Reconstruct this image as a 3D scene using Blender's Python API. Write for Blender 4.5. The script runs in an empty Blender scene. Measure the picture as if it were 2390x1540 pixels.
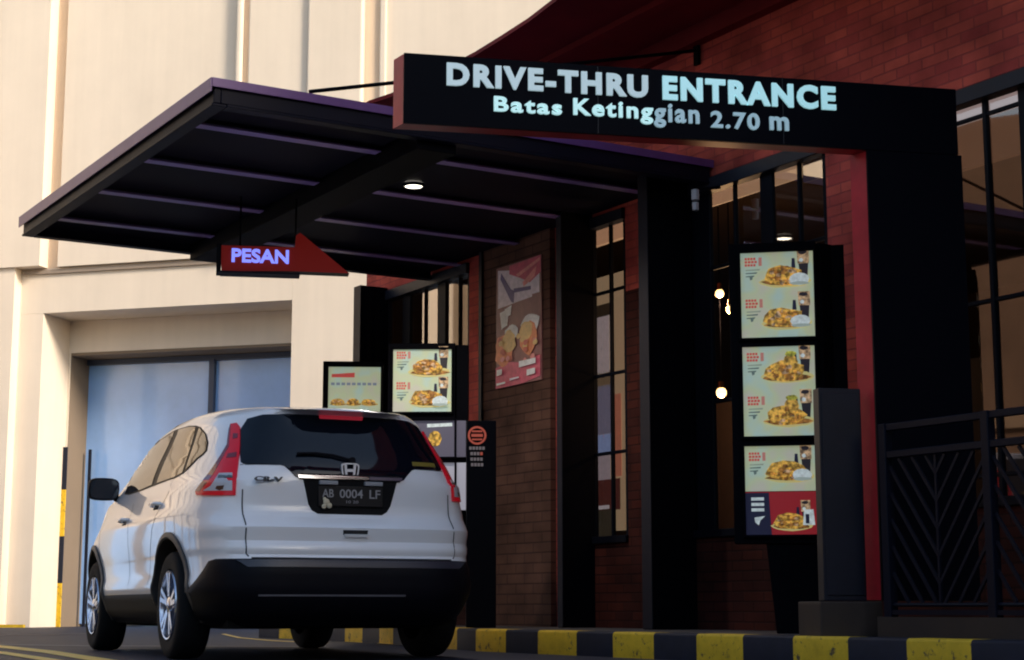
import bpy, bmesh, math, random
from mathutils import Vector, Matrix
from mathutils.bvhtree import BVHTree
rnd = random.Random(7)
S = bpy.context.scene
R = math.radians
# ------------------------------------------------------------------ camera, sky, sun, exposure
F, CX, CY = 3973.0, 1194.5, 770.0           # focal length and centre, in units of a 2389-wide picture
PITCH = math.atan((1418 - 770) / F)
H = .33                                     # eye height
CP, SP = math.cos(PITCH), math.sin(PITCH)
cam = bpy.data.objects.new('camera', bpy.data.cameras.new('camera'))
S.collection.objects.link(cam); S.camera = cam
cam.data.sensor_width = 36; cam.data.lens = F / 2389 * 36
cam.data.clip_end = 500; cam.data.clip_start = .05
cam.location = (0, 0, H); cam.rotation_euler = (R(90) + PITCH, 0, 0)
w = bpy.data.worlds.new('World'); S.world = w; w.use_nodes = True
nt = w.node_tree; bg = nt.nodes['Background']
sky = nt.nodes.new('ShaderNodeTexSky'); sky.sky_type = 'NISHITA'; sky.sun_disc = False
SUN_EL, SUN_AZ = R(25), R(128)              # azimuth measured from +Y towards +X
sky.sun_elevation = SUN_EL; sky.sun_rotation = SUN_AZ
sky.air_density = 1.3; sky.dust_density = 1.5; sky.ozone_density = 2.0
nt.links.new(sky.outputs[0], bg.inputs[0]); bg.inputs[1].default_value = .068
sl = bpy.data.lights.new('sun', 'SUN'); sl.energy = 1.5; sl.angle = R(12); sl.color = (1, .87, .72)
so = bpy.data.objects.new('sun', sl); S.collection.objects.link(so)
sd = Vector((math.sin(SUN_AZ) * math.cos(SUN_EL), math.cos(SUN_AZ) * math.cos(SUN_EL), math.sin(SUN_EL)))
so.rotation_euler = sd.to_track_quat('Z', 'Y').to_euler(); so.location = sd * 60
S.view_settings.view_transform = 'Standard'; S.view_settings.look = 'None'
EXPO = 1.75; S.view_settings.exposure = EXPO; S.view_settings.gamma = 1
S.cycles.max_bounces = 8; S.cycles.filter_width = 2.0
# ------------------------------------------------------------------ geometry of the place (ray helpers used to survey it)
C0 = Vector((0, 0, H))
def ray(u, v):
    x = (u - CX) / F; z = -(v - CY) / F
    return Vector((x, CP - z * SP, SP + z * CP))
def onz(u, v, h):
    r = ray(u, v); return C0 + r * ((h - H) / r.z)
def onpl(u, v, P, n):
    r = ray(u, v); return C0 + r * ((P - C0).dot(n) / r.dot(n))
FA = R(30.8)
T = Vector((math.sin(FA), -math.cos(FA), 0))            # along the facade, towards the near right
N = Vector((-math.cos(FA), -math.sin(FA), 0))           # out of the facade, towards the lane
KERB = onz(2389, 1495, .17)
FO = KERB - N * 1.5; FO.z = 0
MF = Matrix(((T.x, N.x, 0, FO.x), (T.y, N.y, 0, FO.y), (0, 0, 1, 0), (0, 0, 0, 1)))
def fac(u, v, off=0.):
    P = onpl(u, v, FO + N * off, N); d = P - FO
    return d.dot(T), P.z
def fsn(P):
    d = P - FO; return d.dot(T), d.dot(N)
# ------------------------------------------------------------------ materials
MATS = {}
EM = .93 * 2 ** -EXPO                                    # backlit things are dimmer than the sunlit wall the exposure is set for
def mat(name, col, rough=.6, metal=0., var=.0, vscale=6., emis=None, estr=0., coat=0., bump=0., spec=.5):
    if name in MATS: return MATS[name]
    m = bpy.data.materials.new(name); m.use_nodes = True; t = m.node_tree; b = t.nodes['Principled BSDF']
    b.inputs['Base Color'].default_value = (*col, 1); b.inputs['Roughness'].default_value = rough
    b.inputs['Metallic'].default_value = metal; b.inputs['Coat Weight'].default_value = coat
    b.inputs['Coat Roughness'].default_value = .04
    b.inputs['Specular IOR Level'].default_value = spec
    if emis: b.inputs['Emission Color'].default_value = (*emis, 1); b.inputs['Emission Strength'].default_value = estr * EM
    if var or bump:
        tc = t.nodes.new('ShaderNodeTexCoord'); n = t.nodes.new('ShaderNodeTexNoise')
        n.inputs['Scale'].default_value = vscale; n.inputs['Detail'].default_value = 6; n.inputs['Roughness'].default_value = .65
        t.links.new(tc.outputs['Object'], n.inputs['Vector'])
        if var:
            mp = t.nodes.new('ShaderNodeMapRange'); mp.inputs[1].default_value = .25; mp.inputs[2].default_value = .75
            mp.inputs[3].default_value = 1 - var; mp.inputs[4].default_value = 1 + var
            mx = t.nodes.new('ShaderNodeVectorMath'); mx.operation = 'SCALE'; mx.inputs[0].default_value = col
            t.links.new(n.outputs[0], mp.inputs[0]); t.links.new(mp.outputs[0], mx.inputs['Scale'])
            t.links.new(mx.outputs[0], b.inputs['Base Color'])
        if bump:
            bp = t.nodes.new('ShaderNodeBump'); bp.inputs['Strength'].default_value = bump; bp.inputs['Distance'].default_value = .01
            t.links.new(n.outputs[0], bp.inputs['Height']); t.links.new(bp.outputs[0], b.inputs['Normal'])
    MATS[name] = m; return m
def brick_mat(name, c1, c2, mortar, swap=False, bw=.24, bh=.075):
    m = bpy.data.materials.new(name); m.use_nodes = True; t = m.node_tree; b = t.nodes['Principled BSDF']
    tc = t.nodes.new('ShaderNodeTexCoord'); sp = t.nodes.new('ShaderNodeSeparateXYZ'); cb = t.nodes.new('ShaderNodeCombineXYZ')
    ad = t.nodes.new('ShaderNodeMath'); ad.operation = 'ADD'
    t.links.new(tc.outputs['Object'], sp.inputs[0]); t.links.new(sp.outputs[0], ad.inputs[0]); t.links.new(sp.outputs[1], ad.inputs[1])
    t.links.new(ad.outputs[0], cb.inputs[0]); t.links.new(sp.outputs[2], cb.inputs[1])
    br = t.nodes.new('ShaderNodeTexBrick'); br.inputs['Color1'].default_value = (*c1, 1); br.inputs['Color2'].default_value = (*c2, 1)
    br.inputs['Mortar'].default_value = (*mortar, 1); br.inputs['Scale'].default_value = 1
    br.inputs['Brick Width'].default_value = bw; br.inputs['Row Height'].default_value = bh; br.inputs['Mortar Size'].default_value = .007
    br.inputs['Mortar Smooth'].default_value = .3; br.inputs['Bias'].default_value = -.1
    nz = t.nodes.new('ShaderNodeTexNoise'); nz.inputs['Scale'].default_value = 2.3; nz.inputs['Detail'].default_value = 7
    t.links.new(tc.outputs['Object'], nz.inputs['Vector']); t.links.new(cb.outputs[0], br.inputs['Vector'])
    mp = t.nodes.new('ShaderNodeMapRange'); mp.inputs[1].default_value = .3; mp.inputs[2].default_value = .7; mp.inputs[3].default_value = .55; mp.inputs[4].default_value = 1.35
    sc = t.nodes.new('ShaderNodeVectorMath'); sc.operation = 'SCALE'
    t.links.new(nz.outputs[0], mp.inputs[0]); t.links.new(br.outputs[0], sc.inputs[0]); t.links.new(mp.outputs[0], sc.inputs['Scale'])
    t.links.new(sc.outputs[0], b.inputs['Base Color']); b.inputs['Roughness'].default_value = .8; b.inputs['Specular IOR Level'].default_value = .1
    bp = t.nodes.new('ShaderNodeBump'); bp.inputs['Strength'].default_value = .6; bp.inputs['Distance'].default_value = .008; bp.invert = True
    t.links.new(br.outputs['Fac'], bp.inputs['Height']); t.links.new(bp.outputs[0], b.inputs['Normal'])
    return m
def mixglass(name, tint, refl, trans=(.6, .6, .6), rough=.02):
    m = bpy.data.materials.new(name); m.use_nodes = True; t = m.node_tree
    for n in list(t.nodes): t.nodes.remove(n)
    o = t.nodes.new('ShaderNodeOutputMaterial'); g = t.nodes.new('ShaderNodeBsdfGlossy'); tr = t.nodes.new('ShaderNodeBsdfTransparent'); mx = t.nodes.new('ShaderNodeMixShader')
    g.inputs['Color'].default_value = (*tint, 1); g.inputs['Roughness'].default_value = rough; tr.inputs['Color'].default_value = (*trans, 1)
    mx.inputs[0].default_value = refl
    t.links.new(tr.outputs[0], mx.inputs[1]); t.links.new(g.outputs[0], mx.inputs[2]); t.links.new(mx.outputs[0], o.inputs[0])
    return m
cream = mat('cream_render', (.75, .65, .535), .85, var=.05, vscale=.8, bump=.05)
def streak(m, amt):
    t = m.node_tree; b = t.nodes['Principled BSDF']; src = b.inputs['Base Color'].links[0].from_socket
    tc = t.nodes.new('ShaderNodeTexCoord'); mpg = t.nodes.new('ShaderNodeMapping'); mpg.inputs['Scale'].default_value = (3.2, 3.2, .16); n = t.nodes.new('ShaderNodeTexNoise'); n.inputs['Scale'].default_value = 1.6; n.inputs['Detail'].default_value = 8
    mp = t.nodes.new('ShaderNodeMapRange'); mp.inputs[1].default_value = .35; mp.inputs[2].default_value = .65; mp.inputs[3].default_value = 1 - amt; mp.inputs[4].default_value = 1 + amt * .3
    sc = t.nodes.new('ShaderNodeVectorMath'); sc.operation = 'SCALE'
    t.links.new(tc.outputs['Object'], mpg.inputs[0]); t.links.new(mpg.outputs[0], n.inputs['Vector']); t.links.new(n.outputs[0], mp.inputs[0]); t.links.new(src, sc.inputs[0]); t.links.new(mp.outputs[0], sc.inputs['Scale']); t.links.new(sc.outputs[0], b.inputs['Base Color'])
streak(cream, .035)
cream_w = mat('warm_cream_recess', (.75, .58, .42), .85, var=.05, vscale=1.2)
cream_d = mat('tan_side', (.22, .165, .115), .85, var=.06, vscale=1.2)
black = mat('black_metal', (.0025, .0025, .0045), .6, var=.15, vscale=4, spec=.04)
blackg = mat('black_gloss', (.0025, .0025, .0045), .4, spec=.05)
charcoal = mat('charcoal_steel', (.006, .006, .014), .5, var=.2, vscale=5, spec=.12)
deckm = mat('canopy_deck', (.007, .0065, .015), .6, spec=.06)
purl = mat('purlin_sky_sheen', (.24, .16, .42), .4, var=.1)  # purple sheen of the sky put into the base colour
flash = mat('flashing_sky_sheen', (.14, .055, .21), .4, var=.1)  # band of reflected purple sky put into the colour
red = mat('red_enamel', (.55, .022, .035), .35, var=.25, vscale=3, spec=.25)
redroof = mat('dark_red_roof', (.19, .014, .017), .6, var=.25, vscale=1.5, spec=.08)
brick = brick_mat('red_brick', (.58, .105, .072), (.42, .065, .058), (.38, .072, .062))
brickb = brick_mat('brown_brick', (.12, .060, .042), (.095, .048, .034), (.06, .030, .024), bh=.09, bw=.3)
brick_shade = brick_mat('shaded_brick', (.06, .014, .009), (.035, .010, .008), (.028, .009, .007))  # red brick darkened to carry the shade under the canopy and behind the fence
brown = mat('brown_plinth', (.032, .018, .012), .7, var=.25, vscale=7)
def worn(name, col, under, thr=.62):
    m = mat(name, col, .65, var=.22, vscale=9, bump=.25, spec=.2); t = m.node_tree; b = t.nodes['Principled BSDF']; src = b.inputs['Base Color'].links[0].from_socket
    tc = t.nodes.new('ShaderNodeTexCoord'); n = t.nodes.new('ShaderNodeTexNoise'); n.inputs['Scale'].default_value = 16; n.inputs['Detail'].default_value = 9; n.inputs['Roughness'].default_value = .75
    mp = t.nodes.new('ShaderNodeMapRange'); mp.inputs[1].default_value = thr; mp.inputs[2].default_value = thr + .05
    mx = t.nodes.new('ShaderNodeMix'); mx.data_type = 'RGBA'; mx.inputs['B'].default_value = (*under, 1)
    t.links.new(tc.outputs['Object'], n.inputs['Vector']); t.links.new(n.outputs[0], mp.inputs[0]); t.links.new(mp.outputs[0], mx.inputs['Factor']); t.links.new(src, mx.inputs['A']); t.links.new(mx.outputs['Result'], b.inputs['Base Color'])
    return m
yellow = worn('kerb_yellow', (.66, .42, .025), (.10, .075, .04), .57)
kblack = worn('kerb_black', (.012, .015, .028), (.05, .05, .055), .66)
white = mat('white_paint', (.8, .8, .78), .5)
# ------------------------------------------------------------------ mesh helpers
def newobj(name, me, parent=None, mtx=None):
    o = bpy.data.objects.new(name, me); S.collection.objects.link(o)
    if parent is not None: o.parent = parent
    if mtx is not None: o.matrix_local = mtx
    return o
class MB:
    def __init__(s): s.v = []; s.f = []; s.m = []; s.mats = []
    def mi(s, m):
        if m not in s.mats: s.mats.append(m)
        return s.mats.index(m)
    def poly(s, pts, m):
        b = len(s.v); s.v += [tuple(p) for p in pts]; s.f.append(list(range(b, b + len(pts)))); s.m.append(s.mi(m))
    def box(s, a, b, m, tf=None):
        x0, y0, z0 = a; x1, y1, z1 = b
        x0, x1 = min(x0, x1), max(x0, x1); y0, y1 = min(y0, y1), max(y0, y1); z0, z1 = min(z0, z1), max(z0, z1)
        P = [Vector(p) for p in ((x0, y0, z0), (x1, y0, z0), (x1, y1, z0), (x0, y1, z0), (x0, y0, z1), (x1, y0, z1), (x1, y1, z1), (x0, y1, z1))]
        if tf is not None: P = [tf @ p for p in P]
        k = len(s.v); s.v += [tuple(p) for p in P]; i = s.mi(m)
        for f in ((0, 3, 2, 1), (4, 5, 6, 7), (0, 1, 5, 4), (1, 2, 6, 5), (2, 3, 7, 6), (3, 0, 4, 7)):
            s.f.append([k + q for q in f]); s.m.append(i)
    def prism(s, base, vec, m, mside=None):
        """base: list of 3d points, extruded by vec"""
        k = len(s.v); n = len(base); vec = Vector(vec)
        s.v += [tuple(p) for p in base] + [tuple(Vector(p) + vec) for p in base]; i = s.mi(m); j = s.mi(mside) if mside else i
        s.f.append(list(range(k, k + n))); s.m.append(i); s.f.append([k + n + q for q in range(n)][::-1]); s.m.append(i)
        for q in range(n):
            s.f.append([k + q, k + (q + 1) % n, k + n + (q + 1) % n, k + n + q][::-1]); s.m.append(j)
    def bar(s, a, b, wd, m, up=(0, 0, 1), hd=None):
        a = Vector(a); b = Vector(b); d = (b - a).normalized(); u = Vector(up); x = d.cross(u)
        if x.length < 1e-4: x = d.cross(Vector((1, 0, 0)))
        x.normalize(); y = d.cross(x); h2 = (hd or wd) / 2
        s.prism([a + x * wd / 2 + y * h2, a - x * wd / 2 + y * h2, a - x * wd / 2 - y * h2, a + x * wd / 2 - y * h2], b - a, m)
    def tube(s, pts, r, m, n=8):
        pts = [Vector(p) for p in pts]; k = len(s.v); i = s.mi(m); prev = None
        for q, p in enumerate(pts):
            d = (pts[min(q + 1, len(pts) - 1)] - pts[max(q - 1, 0)]).normalized()
            x = d.cross(Vector((0, 0, 1)));
            if x.length < 1e-3: x = d.cross(Vector((1, 0, 0)))
            x.normalize(); y = d.cross(x)
            for a in range(n):
                an = 2 * math.pi * a / n; s.v.append(tuple(p + (x * math.cos(an) + y * math.sin(an)) * r))
        for q in range(len(pts) - 1):
            for a in range(n):
                s.f.append([k + q * n + a, k + q * n + (a + 1) % n, k + (q + 1) * n + (a + 1) % n, k + (q + 1) * n + a]); s.m.append(i)
        s.f.append([k + a for a in range(n)]); s.m.append(i); s.f.append([k + (len(pts) - 1) * n + a for a in range(n)]); s.m.append(i)
    def lathe(s, prof, m, n=32, tf=None, mats=None):
        """prof: (radius, axial) pairs about local Y; closed if ends meet"""
        k = len(s.v)
        for (r, a) in prof:
            for q in range(n):
                an = 2 * math.pi * q / n; p = Vector((a, r * math.cos(an), r * math.sin(an)))
                s.v.append(tuple(tf @ p if tf is not None else p))
        for q in range(len(prof) - 1):
            mm = s.mi(mats[q] if mats else m)
            for a in range(n):
                s.f.append([k + q * n + a, k + q * n + (a + 1) % n, k + (q + 1) * n + (a + 1) % n, k + (q + 1) * n + a]); s.m.append(mm)
    def build(s, name, parent=None, mtx=None, bevel=0., smooth=False, sharp=35, weld=False, segs=2):
        me = bpy.data.meshes.new(name); me.from_pydata(s.v, [], s.f)
        for m in s.mats: me.materials.append(m)
        for p, i in zip(me.polygons, s.m): p.material_index = i
        bm = bmesh.new(); bm.from_mesh(me)
        if weld: bmesh.ops.remove_doubles(bm, verts=bm.verts, dist=1e-4)
        bmesh.ops.recalc_face_normals(bm, faces=bm.faces)
        if bevel:
            es = [e for e in bm.edges if len(e.link_faces) == 2 and e.calc_face_angle(0) > R(30)]
            bmesh.ops.bevel(bm, geom=es, offset=bevel, segments=segs, affect='EDGES', clamp_overlap=True, profile=.6)
        bm.to_mesh(me); bm.free()
        if smooth:
            me.polygons.foreach_set('use_smooth', [True] * len(me.polygons)); me.set_sharp_from_angle(angle=R(sharp))
        return newobj(name, me, parent, mtx)
def thing(name, label, cat, mtx=None, group=None):
    o = newobj(name, None, None, mtx); o.empty_display_size = .2
    o['label'] = label; o['category'] = cat
    if group: o['group'] = group
    return o
def tag(o, label, cat, group=None):
    o['label'] = label; o['category'] = cat
    if group: o['group'] = group
    return o
def struct(o): o['kind'] = 'structure'; return o
def frame(origin, xdir, ydir=None):
    """xdir horizontal; local y = into the thing (away from viewer), z up"""
    x = Vector(xdir).normalized(); z = Vector((0, 0, 1)); y = z.cross(x)
    return Matrix(((x.x, y.x, 0, origin[0]), (x.y, y.y, 0, origin[1]), (0, 0, 1, origin[2]), (0, 0, 0, 1)))
def text_obj(name, s, m, parent, width, height, x0, z0, y=0., extrude=.004, bold=.012, space=1.0, xsc=None, shear=0.):
    """letters in the local XZ plane facing -Y, fitted to a box whose lower left is x0, z0"""
    cu = bpy.data.curves.new('t', 'FONT'); cu.body = s; cu.size = 1; cu.offset = bold; cu.space_character = space; cu.resolution_u = 4; cu.extrude = .01; cu.shear = shear
    to = bpy.data.objects.new('t', cu); S.collection.objects.link(to)
    dg = bpy.context.evaluated_depsgraph_get(); dg.update()
    me = bpy.data.meshes.new_from_object(to.evaluated_get(dg)); bpy.data.objects.remove(to); bpy.data.curves.remove(cu)
    xs = [v.co.x for v in me.vertices]; ys = [v.co.y for v in me.vertices]
    sx = width / (max(xs) - min(xs)); sy = height / (max(ys) - min(ys)); a = min(xs); b = min(ys)
    for v in me.vertices:
        x, yy, z = v.co; v.co = (x0 + (x - a) * sx, y - z / .01 * extrude, z0 + (yy - b) * sy)
    me.name = name; me.materials.clear(); me.materials.append(m)
    return newobj(name, me, parent)

# ================================================================== SETTING
asph = mat('asphalt', (.015, .019, .036), .6, var=.3, vscale=20, bump=.25, spec=.25)
g = MB(); g.poly([(-90, -40, 0), (70, -40, 0), (70, 120, 0), (-90, 120, 0)], asph); struct(g.build('ground'))
# kerb line: polyline along the lane
kp = [KERB + T * 9, KERB, onz(1110, 1467, .17)]
kp += [Vector((-1.28, 16.3, .17)), Vector((-2.35, 18.6, .17)), Vector((-3.1, 19.7, .17))]
def resample(P, step):
    out = []; L = 0; tgt = 0; d = []
    for a, b in zip(P, P[1:]): d.append((b - a).length)
    tot = sum(d); n = int(tot / step)
    for i in range(n + 1):
        x = i * step; k = 0
        while k < len(d) - 1 and x > d[k]: x -= d[k]; k += 1
        out.append(P[k].lerp(P[k + 1], x / d[k]))
    return out
# stripe boundaries read off the photograph along the near kerb
edges = [2389 + 130, 2265, 2115, 1978, 1850, 1733, 1625, 1525, 1430, 1345, 1255, 1180, 1110]
kdir = (kp[2] - KERB); kl = kdir.length; kdir.normalize(); kn = Vector((kdir.y, -kdir.x, 0))   # kn: away from lane
if kn.dot(N) > 0: kn = -kn
st = []
for u in edges:
    P = onpl(u, 1500, KERB, kn); st.append((P - KERB).dot(kdir))
first = st[1]; seq = [KERB + kdir * x for x in st]
allp = [KERB + kdir * (-9 + k * .0) for k in range(0)]
pts = []
step = .50; x = st[0]
back = []
while x > -8: x -= .50; back.append(x)
stations = sorted(back) + st
P2 = [KERB + kdir * s for s in stations]
curve = resample([P2[-1]] + kp[3:], .50)[1:]
P2 += curve
nst = len(back)
kb = MB()
def knorm(i):
    a = P2[max(i - 1, 0)]; b = P2[min(i + 1, len(P2) - 1)]; d = (b - a); d.z = 0; d.normalize(); n = Vector((d.y, -d.x, 0))
    return n if n.dot(N) < 0 else -n
lane = []
for i in range(len(P2) - 1):
    m = yellow if (i - nst) % 2 == 1 else kblack
    a, b = P2[i].copy(), P2[i + 1].copy(); na, nb = knorm(i), knorm(i + 1); c = .018
    def q(p, n, off, z): return (p.x + n.x * off, p.y + n.y * off, z)
    prof = [(0, -.02), (0, .17 - c), (c * .35, .17 - c * .35), (c, .17), (.16, .17), (.16, -.02)]
    for k in range(len(prof) - 1):
        kb.poly([q(a, na, *prof[k]), q(b, nb, *prof[k]), q(b, nb, *prof[k + 1]), q(a, na, *prof[k + 1])], m)
kerb = kb.build('kerb', weld=True, smooth=True, sharp=50); struct(kerb)
pv = MB(); pave = mat('pavement_concrete', (.05, .045, .045), .8, var=.2, vscale=8)
inner = [P2[i] + knorm(i) * .158 for i in range(len(P2))]
outer = [P2[i] + knorm(i) * 9 for i in range(len(P2))]
for i in range(len(P2) - 1):
    pv.poly([(inner[i].x, inner[i].y, .166), (inner[i + 1].x, inner[i + 1].y, .166), (outer[i + 1].x, outer[i + 1].y, .166), (outer[i].x, outer[i].y, .166)], pave)
struct(pv.build('pavement'))
# painted lines on the asphalt
ylw = mat('road_yellow', (.75, .52, .12), .6, var=.3, vscale=14)
gry = mat('road_grey_line', (.22, .22, .24), .6, var=.3, vscale=10)
rl = MB()
def gline(pp, wd, m, z=.004):
    Q = [onz(u, v, 0) for u, v in pp]
    for i, (a, b) in enumerate(zip(Q, Q[1:])):
        rl.poly([(a.x, a.y - wd / 2, z), (b.x, b.y - wd / 2, z), (b.x, b.y + wd / 2, z), (a.x, a.y + wd / 2, z)], m)
gline([(-260, 1489), (0, 1509), (110, 1521), (230, 1540), (330, 1556)], .42, ylw)
gline([(-260, 1503), (0, 1523), (130, 1543), (240, 1562)], .30, ylw, .0045)
gline([(-200, 1503), (60, 1506), (200, 1508), (500, 1509), (745, 1510)], .14, gry, .005)
gline([(-300, 1487), (60, 1482), (205, 1479)], .5, mat('road_pale_patch', (.16, .13, .12), .7, var=.3, vscale=5))
gline([(520, 1480), (560, 1489), (640, 1496), (745, 1501)], .30, ylw, .005)
gline([(880, 1502), (1010, 1508), (1090, 1514), (1180, 1521)], .16, ylw, .005)
struct(rl.build('road_marking'))

# ================================================================== CREAM BUILDING behind
BA = R(-73.9); BD = Vector((math.sin(BA), math.cos(BA), 0)) * -1       # along the wall, to the right
BP = onz(70, 1464, 0); BN = Vector((BD.y, -BD.x, 0))                    # towards viewer
if BN.y > 0: BN = -BN
MBf = Matrix(((BD.x, BN.x, 0, BP.x), (BD.y, BN.y, 0, BP.y), (0, 0, 1, 0), (0, 0, 0, 1)))
def cb(u, v, off=0.):
    P = onpl(u, v, BP + BN * off, BN); return (P - BP).dot(BD), P.z
bb = thing('cream_building', 'large cream rendered building with a tall glazed bay behind the drive-through canopy', 'building', MBf)
xl, zt = cb(85, 733)
zled = cb(60, 630)[1]; zlin = cb(68, 733)[1]; zgl = cb(205, 822, -.9)[1]
xr = cb(682, 700)[0]; xo = cb(85, 1100)[0]
# right pier / left pier / lintel band (front plane y=0), upper storey slightly proud
LX = -16.
wl = MB()
wl.box((LX, -3, 0), (cb(30, 1100)[0], .22, zled), cream)                       # left mass
wl.box((cb(30, 1100)[0] + .003, -3, 0), (xo, 0, zlin), cream)                        # recessed strip
wl.box((cb(30, 1100)[0] + .003, -3, zlin + .003), (xr - .003, 0, zled), cream)                       # lintel band
wl.box((xr, -3, 0), (14, .0, zled), cream)                                     # right wall
wl.box((cb(139, 500, .1)[0], -3, zled + .003), (20, .10, 15), cream)
wl.box((LX, -3, zled + .003), (cb(97, 500, .28)[0], .28, 15), cream)               # upper, left part
wl.box((cb(97, 500, .28)[0] + .003, -3, zled + .003), (cb(139, 500, .1)[0] - .003, .0, 15), cream_w)
wl.box((cb(856, 0, .1)[0], .101, zled + .05), (cb(887, 0, .1)[0], .106, 15), cream_w); wl.box((cb(573, 0, .1)[0], .101, zled + .05), (cb(584, 0, .1)[0], .106, 15), cream_w)   # recess between
# inner jamb of the bay
xi = cb(163, 900, -.9)[0]
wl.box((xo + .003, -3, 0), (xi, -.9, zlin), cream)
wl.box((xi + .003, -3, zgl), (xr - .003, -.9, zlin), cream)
wall = wl.build('wall', bb)
# upper pilasters
pl = MB()
for (ua, ub, pr) in ((560, 572, .22), (586, 727, .17), (727, 853, .24), (889, 905, .16)):
    a = cb(ua, 0, .1)[0]; b = cb(ub, 0, .1)[0]; pl.box((a, .103, zled + .05), (b - .003, pr, 15), cream)
pl.build('pilaster_band', bb, bevel=.03)
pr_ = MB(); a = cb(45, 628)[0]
pr_.box((cb(60, 630)[0], .003, zled - .10), (12, .05, zled - .03), mat('ledge_shadow', (.30, .24, .19), .8)); pr_.build('ledge_shadow_strip', bb)  # dark strip standing in for the shadow under the ledge
sl_ = MB(); sl_.box((LX, .2, 0), (xi, .26, .05), yellow); sl_.box((xo, -.88, 0), (xi, -.84, .1), kblack); sl_.build('painted_base', bb)
# reveal of the glazed bay, deeper
xg = cb(208, 900, -2.2)[0]
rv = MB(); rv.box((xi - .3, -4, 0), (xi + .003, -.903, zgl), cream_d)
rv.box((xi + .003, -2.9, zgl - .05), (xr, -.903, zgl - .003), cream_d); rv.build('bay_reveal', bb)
fr = MB(); bl = mat('window_steel_blue', (.04, .06, .11), .4)
um = 493; xm = cb(um, 1000, -1.5)[0]; xre = cb(682, 1000, -1.5)[0] + 1.2
fr.box((xm - .05, -1.6, .05), (xm + .05, -1.44, zgl - .12), bl); fr.box((xi - .2, -1.6, zgl - .15), (xre, -1.46, zgl - .053), bl)
wn = fr.build('window_frame', bb)
gl = mat('bay_glass_sky_blue', (.32, .56, 1.0), .2, var=.22, vscale=.35, coat=1., spec=.8)  # sky reflection put into the blue base colour
gm = MB(); gm.box((xi - .2, -1.7, .05), (xm - .05, -1.54, zgl - .15), gl); gm.build('pane', wn)
gm = MB(); gm.box((xm + .05, -1.7, .05), (xre, -1.54, zgl - .15), gl); gm.build('pane', wn)
# painted corner guards
x0 = cb(146, 1250, -.86)[0]; top = cb(152, 1031)[1]; gd = MB(); zz = [0, top * .24, top * .50, top * .76, top]
for k in range(4): gd.box((x0 - .05, -.86, zz[k]), (x0 + .035, -.83, zz[k + 1]), yellow if k % 2 == 0 else kblack)
gd.build('corner_guard', bb)
x0 = cb(203, 1250, -1.42)[0]; gd = MB(); gd.box((x0 - .02, -1.42, 0), (x0 + .03, -1.39, top), kblack); gd.build('corner_guard', bb)
# added buildings out of frame on the left for the windows to reflect
lb = MB(); lb.box((-26, 17.3, 0), (-16.0, 38, 11), cream)
for k in range(6):
    lb.box((-16.0, 18.2 + k * 2.4, 0), (-15.9, 18.5 + k * 2.4, 11), cream_d)
lb.box((-16, 17.3, 3.0), (-15.85, 34, 3.2), cream_d); lb.box((-16, 18, .1), (-15.95, 33, 2.2), gl)
tag(lb.build('cream_side_building'), 'added cream pilastered building across the lane, seen only as a reflection in the restaurant glass', 'building')
lb = MB(); lb.box((-26, 2, 0), (-16.2, 17.2, 9), mat('brown_cladding', (.12, .075, .05), .7, var=.2, vscale=1))
for k in range(5): lb.box((-16.2, 3 + k * 2.8, 1), (-16.1, 4.6 + k * 2.8, 2.6), mat('amber_shutter', (.32, .2, .08), .6))
lb.box((-16.2, 2, 3.4), (-16.05, 17.2, 3.7), cream_d)
tag(lb.build('brown_clad_building'), 'added brown clad building across the lane, seen only as a reflection in the rightmost window', 'building')

lb = MB(); lb.box((-30, -16, 0), (40, -13, 7.5), mat('added_beige_face', (.62, .55, .48), .8, var=.2, vscale=.5))  # added unseen block that cuts and shapes the light on the foreground
for k in range(9): lb.box((-28 + k * 7, -13, 1), (-24 + k * 7, -12.9, 3.4), mat('added_dark_bay', (.03, .03, .04), .2))
tag(lb.build('added_beige_block'), 'long low beige block added behind the viewer to shape the light, outside the picture', 'building')
# ================================================================== RESTAURANT
rb = thing('restaurant_building', 'dark red brick restaurant with black framed windows and a sweeping red eave', 'restaurant', MF)
ZH = 3.66; ZS = 4.92; WT = .065
sA0 = fac(900, 670)[0]; sA1 = fac(1095, 605)[0]
sB0 = fac(1372, 500)[0]; sB1 = fac(1458, 480)[0]
sC0 = fac(1615, 440)[0] - .35; sC1 = fac(1925, 350)[0]
sD0 = fac(2140, 300)[0]; sD1 = 4.0
zA0 = .95; zB0 = .86; zC0 = .86; zD0 = .95
zA1 = 3.66; zB1 = 3.665
wb = MB()
ends = fac(855, 670)[0]
def wbox(a, b, z0, z1, m=brick): wb.box((a, -WT, z0), (b, 0, z1), m)
sK = sB1 + .12
wbox(ends, sA0, .0, ZH); wbox(sA0, sA1, 0, zA0, brick_shade); wbox(sA0, sA1, zA1, ZH)
wbox(sA1, sB0, 0, ZH); wbox(sB0, sB1, 0, zB0, brick_shade); wbox(sB0, sB1, zB1, ZH)
wbox(sB1, sC0, 0, 2.95, brick_shade); wbox(sB1, sC0, 2.95, ZH); wbox(sC0, sC1, 0, zC0, brick_shade); wbox(sC1, sD0, 0, zD0, brick_shade); wbox(sC1, sD0, zD0, ZH); wbox(sD0, sD1, 0, zD0, brick_shade)
wbox(sD1, 7, 0, ZH); wb.box((ends, -WT, ZH + .002), (7, 0, ZS), brick)
wb.build('wall', rb, weld=False)
# brown cladding pier with the poster
pb = MB(); p0 = fac(1140, 700)[0]; p1 = fac(1296, 700)[0]; pb.box((p0, .003, .16), (p1, .06, 3.7), brickb); pb.build('clad_pier', rb)
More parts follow.
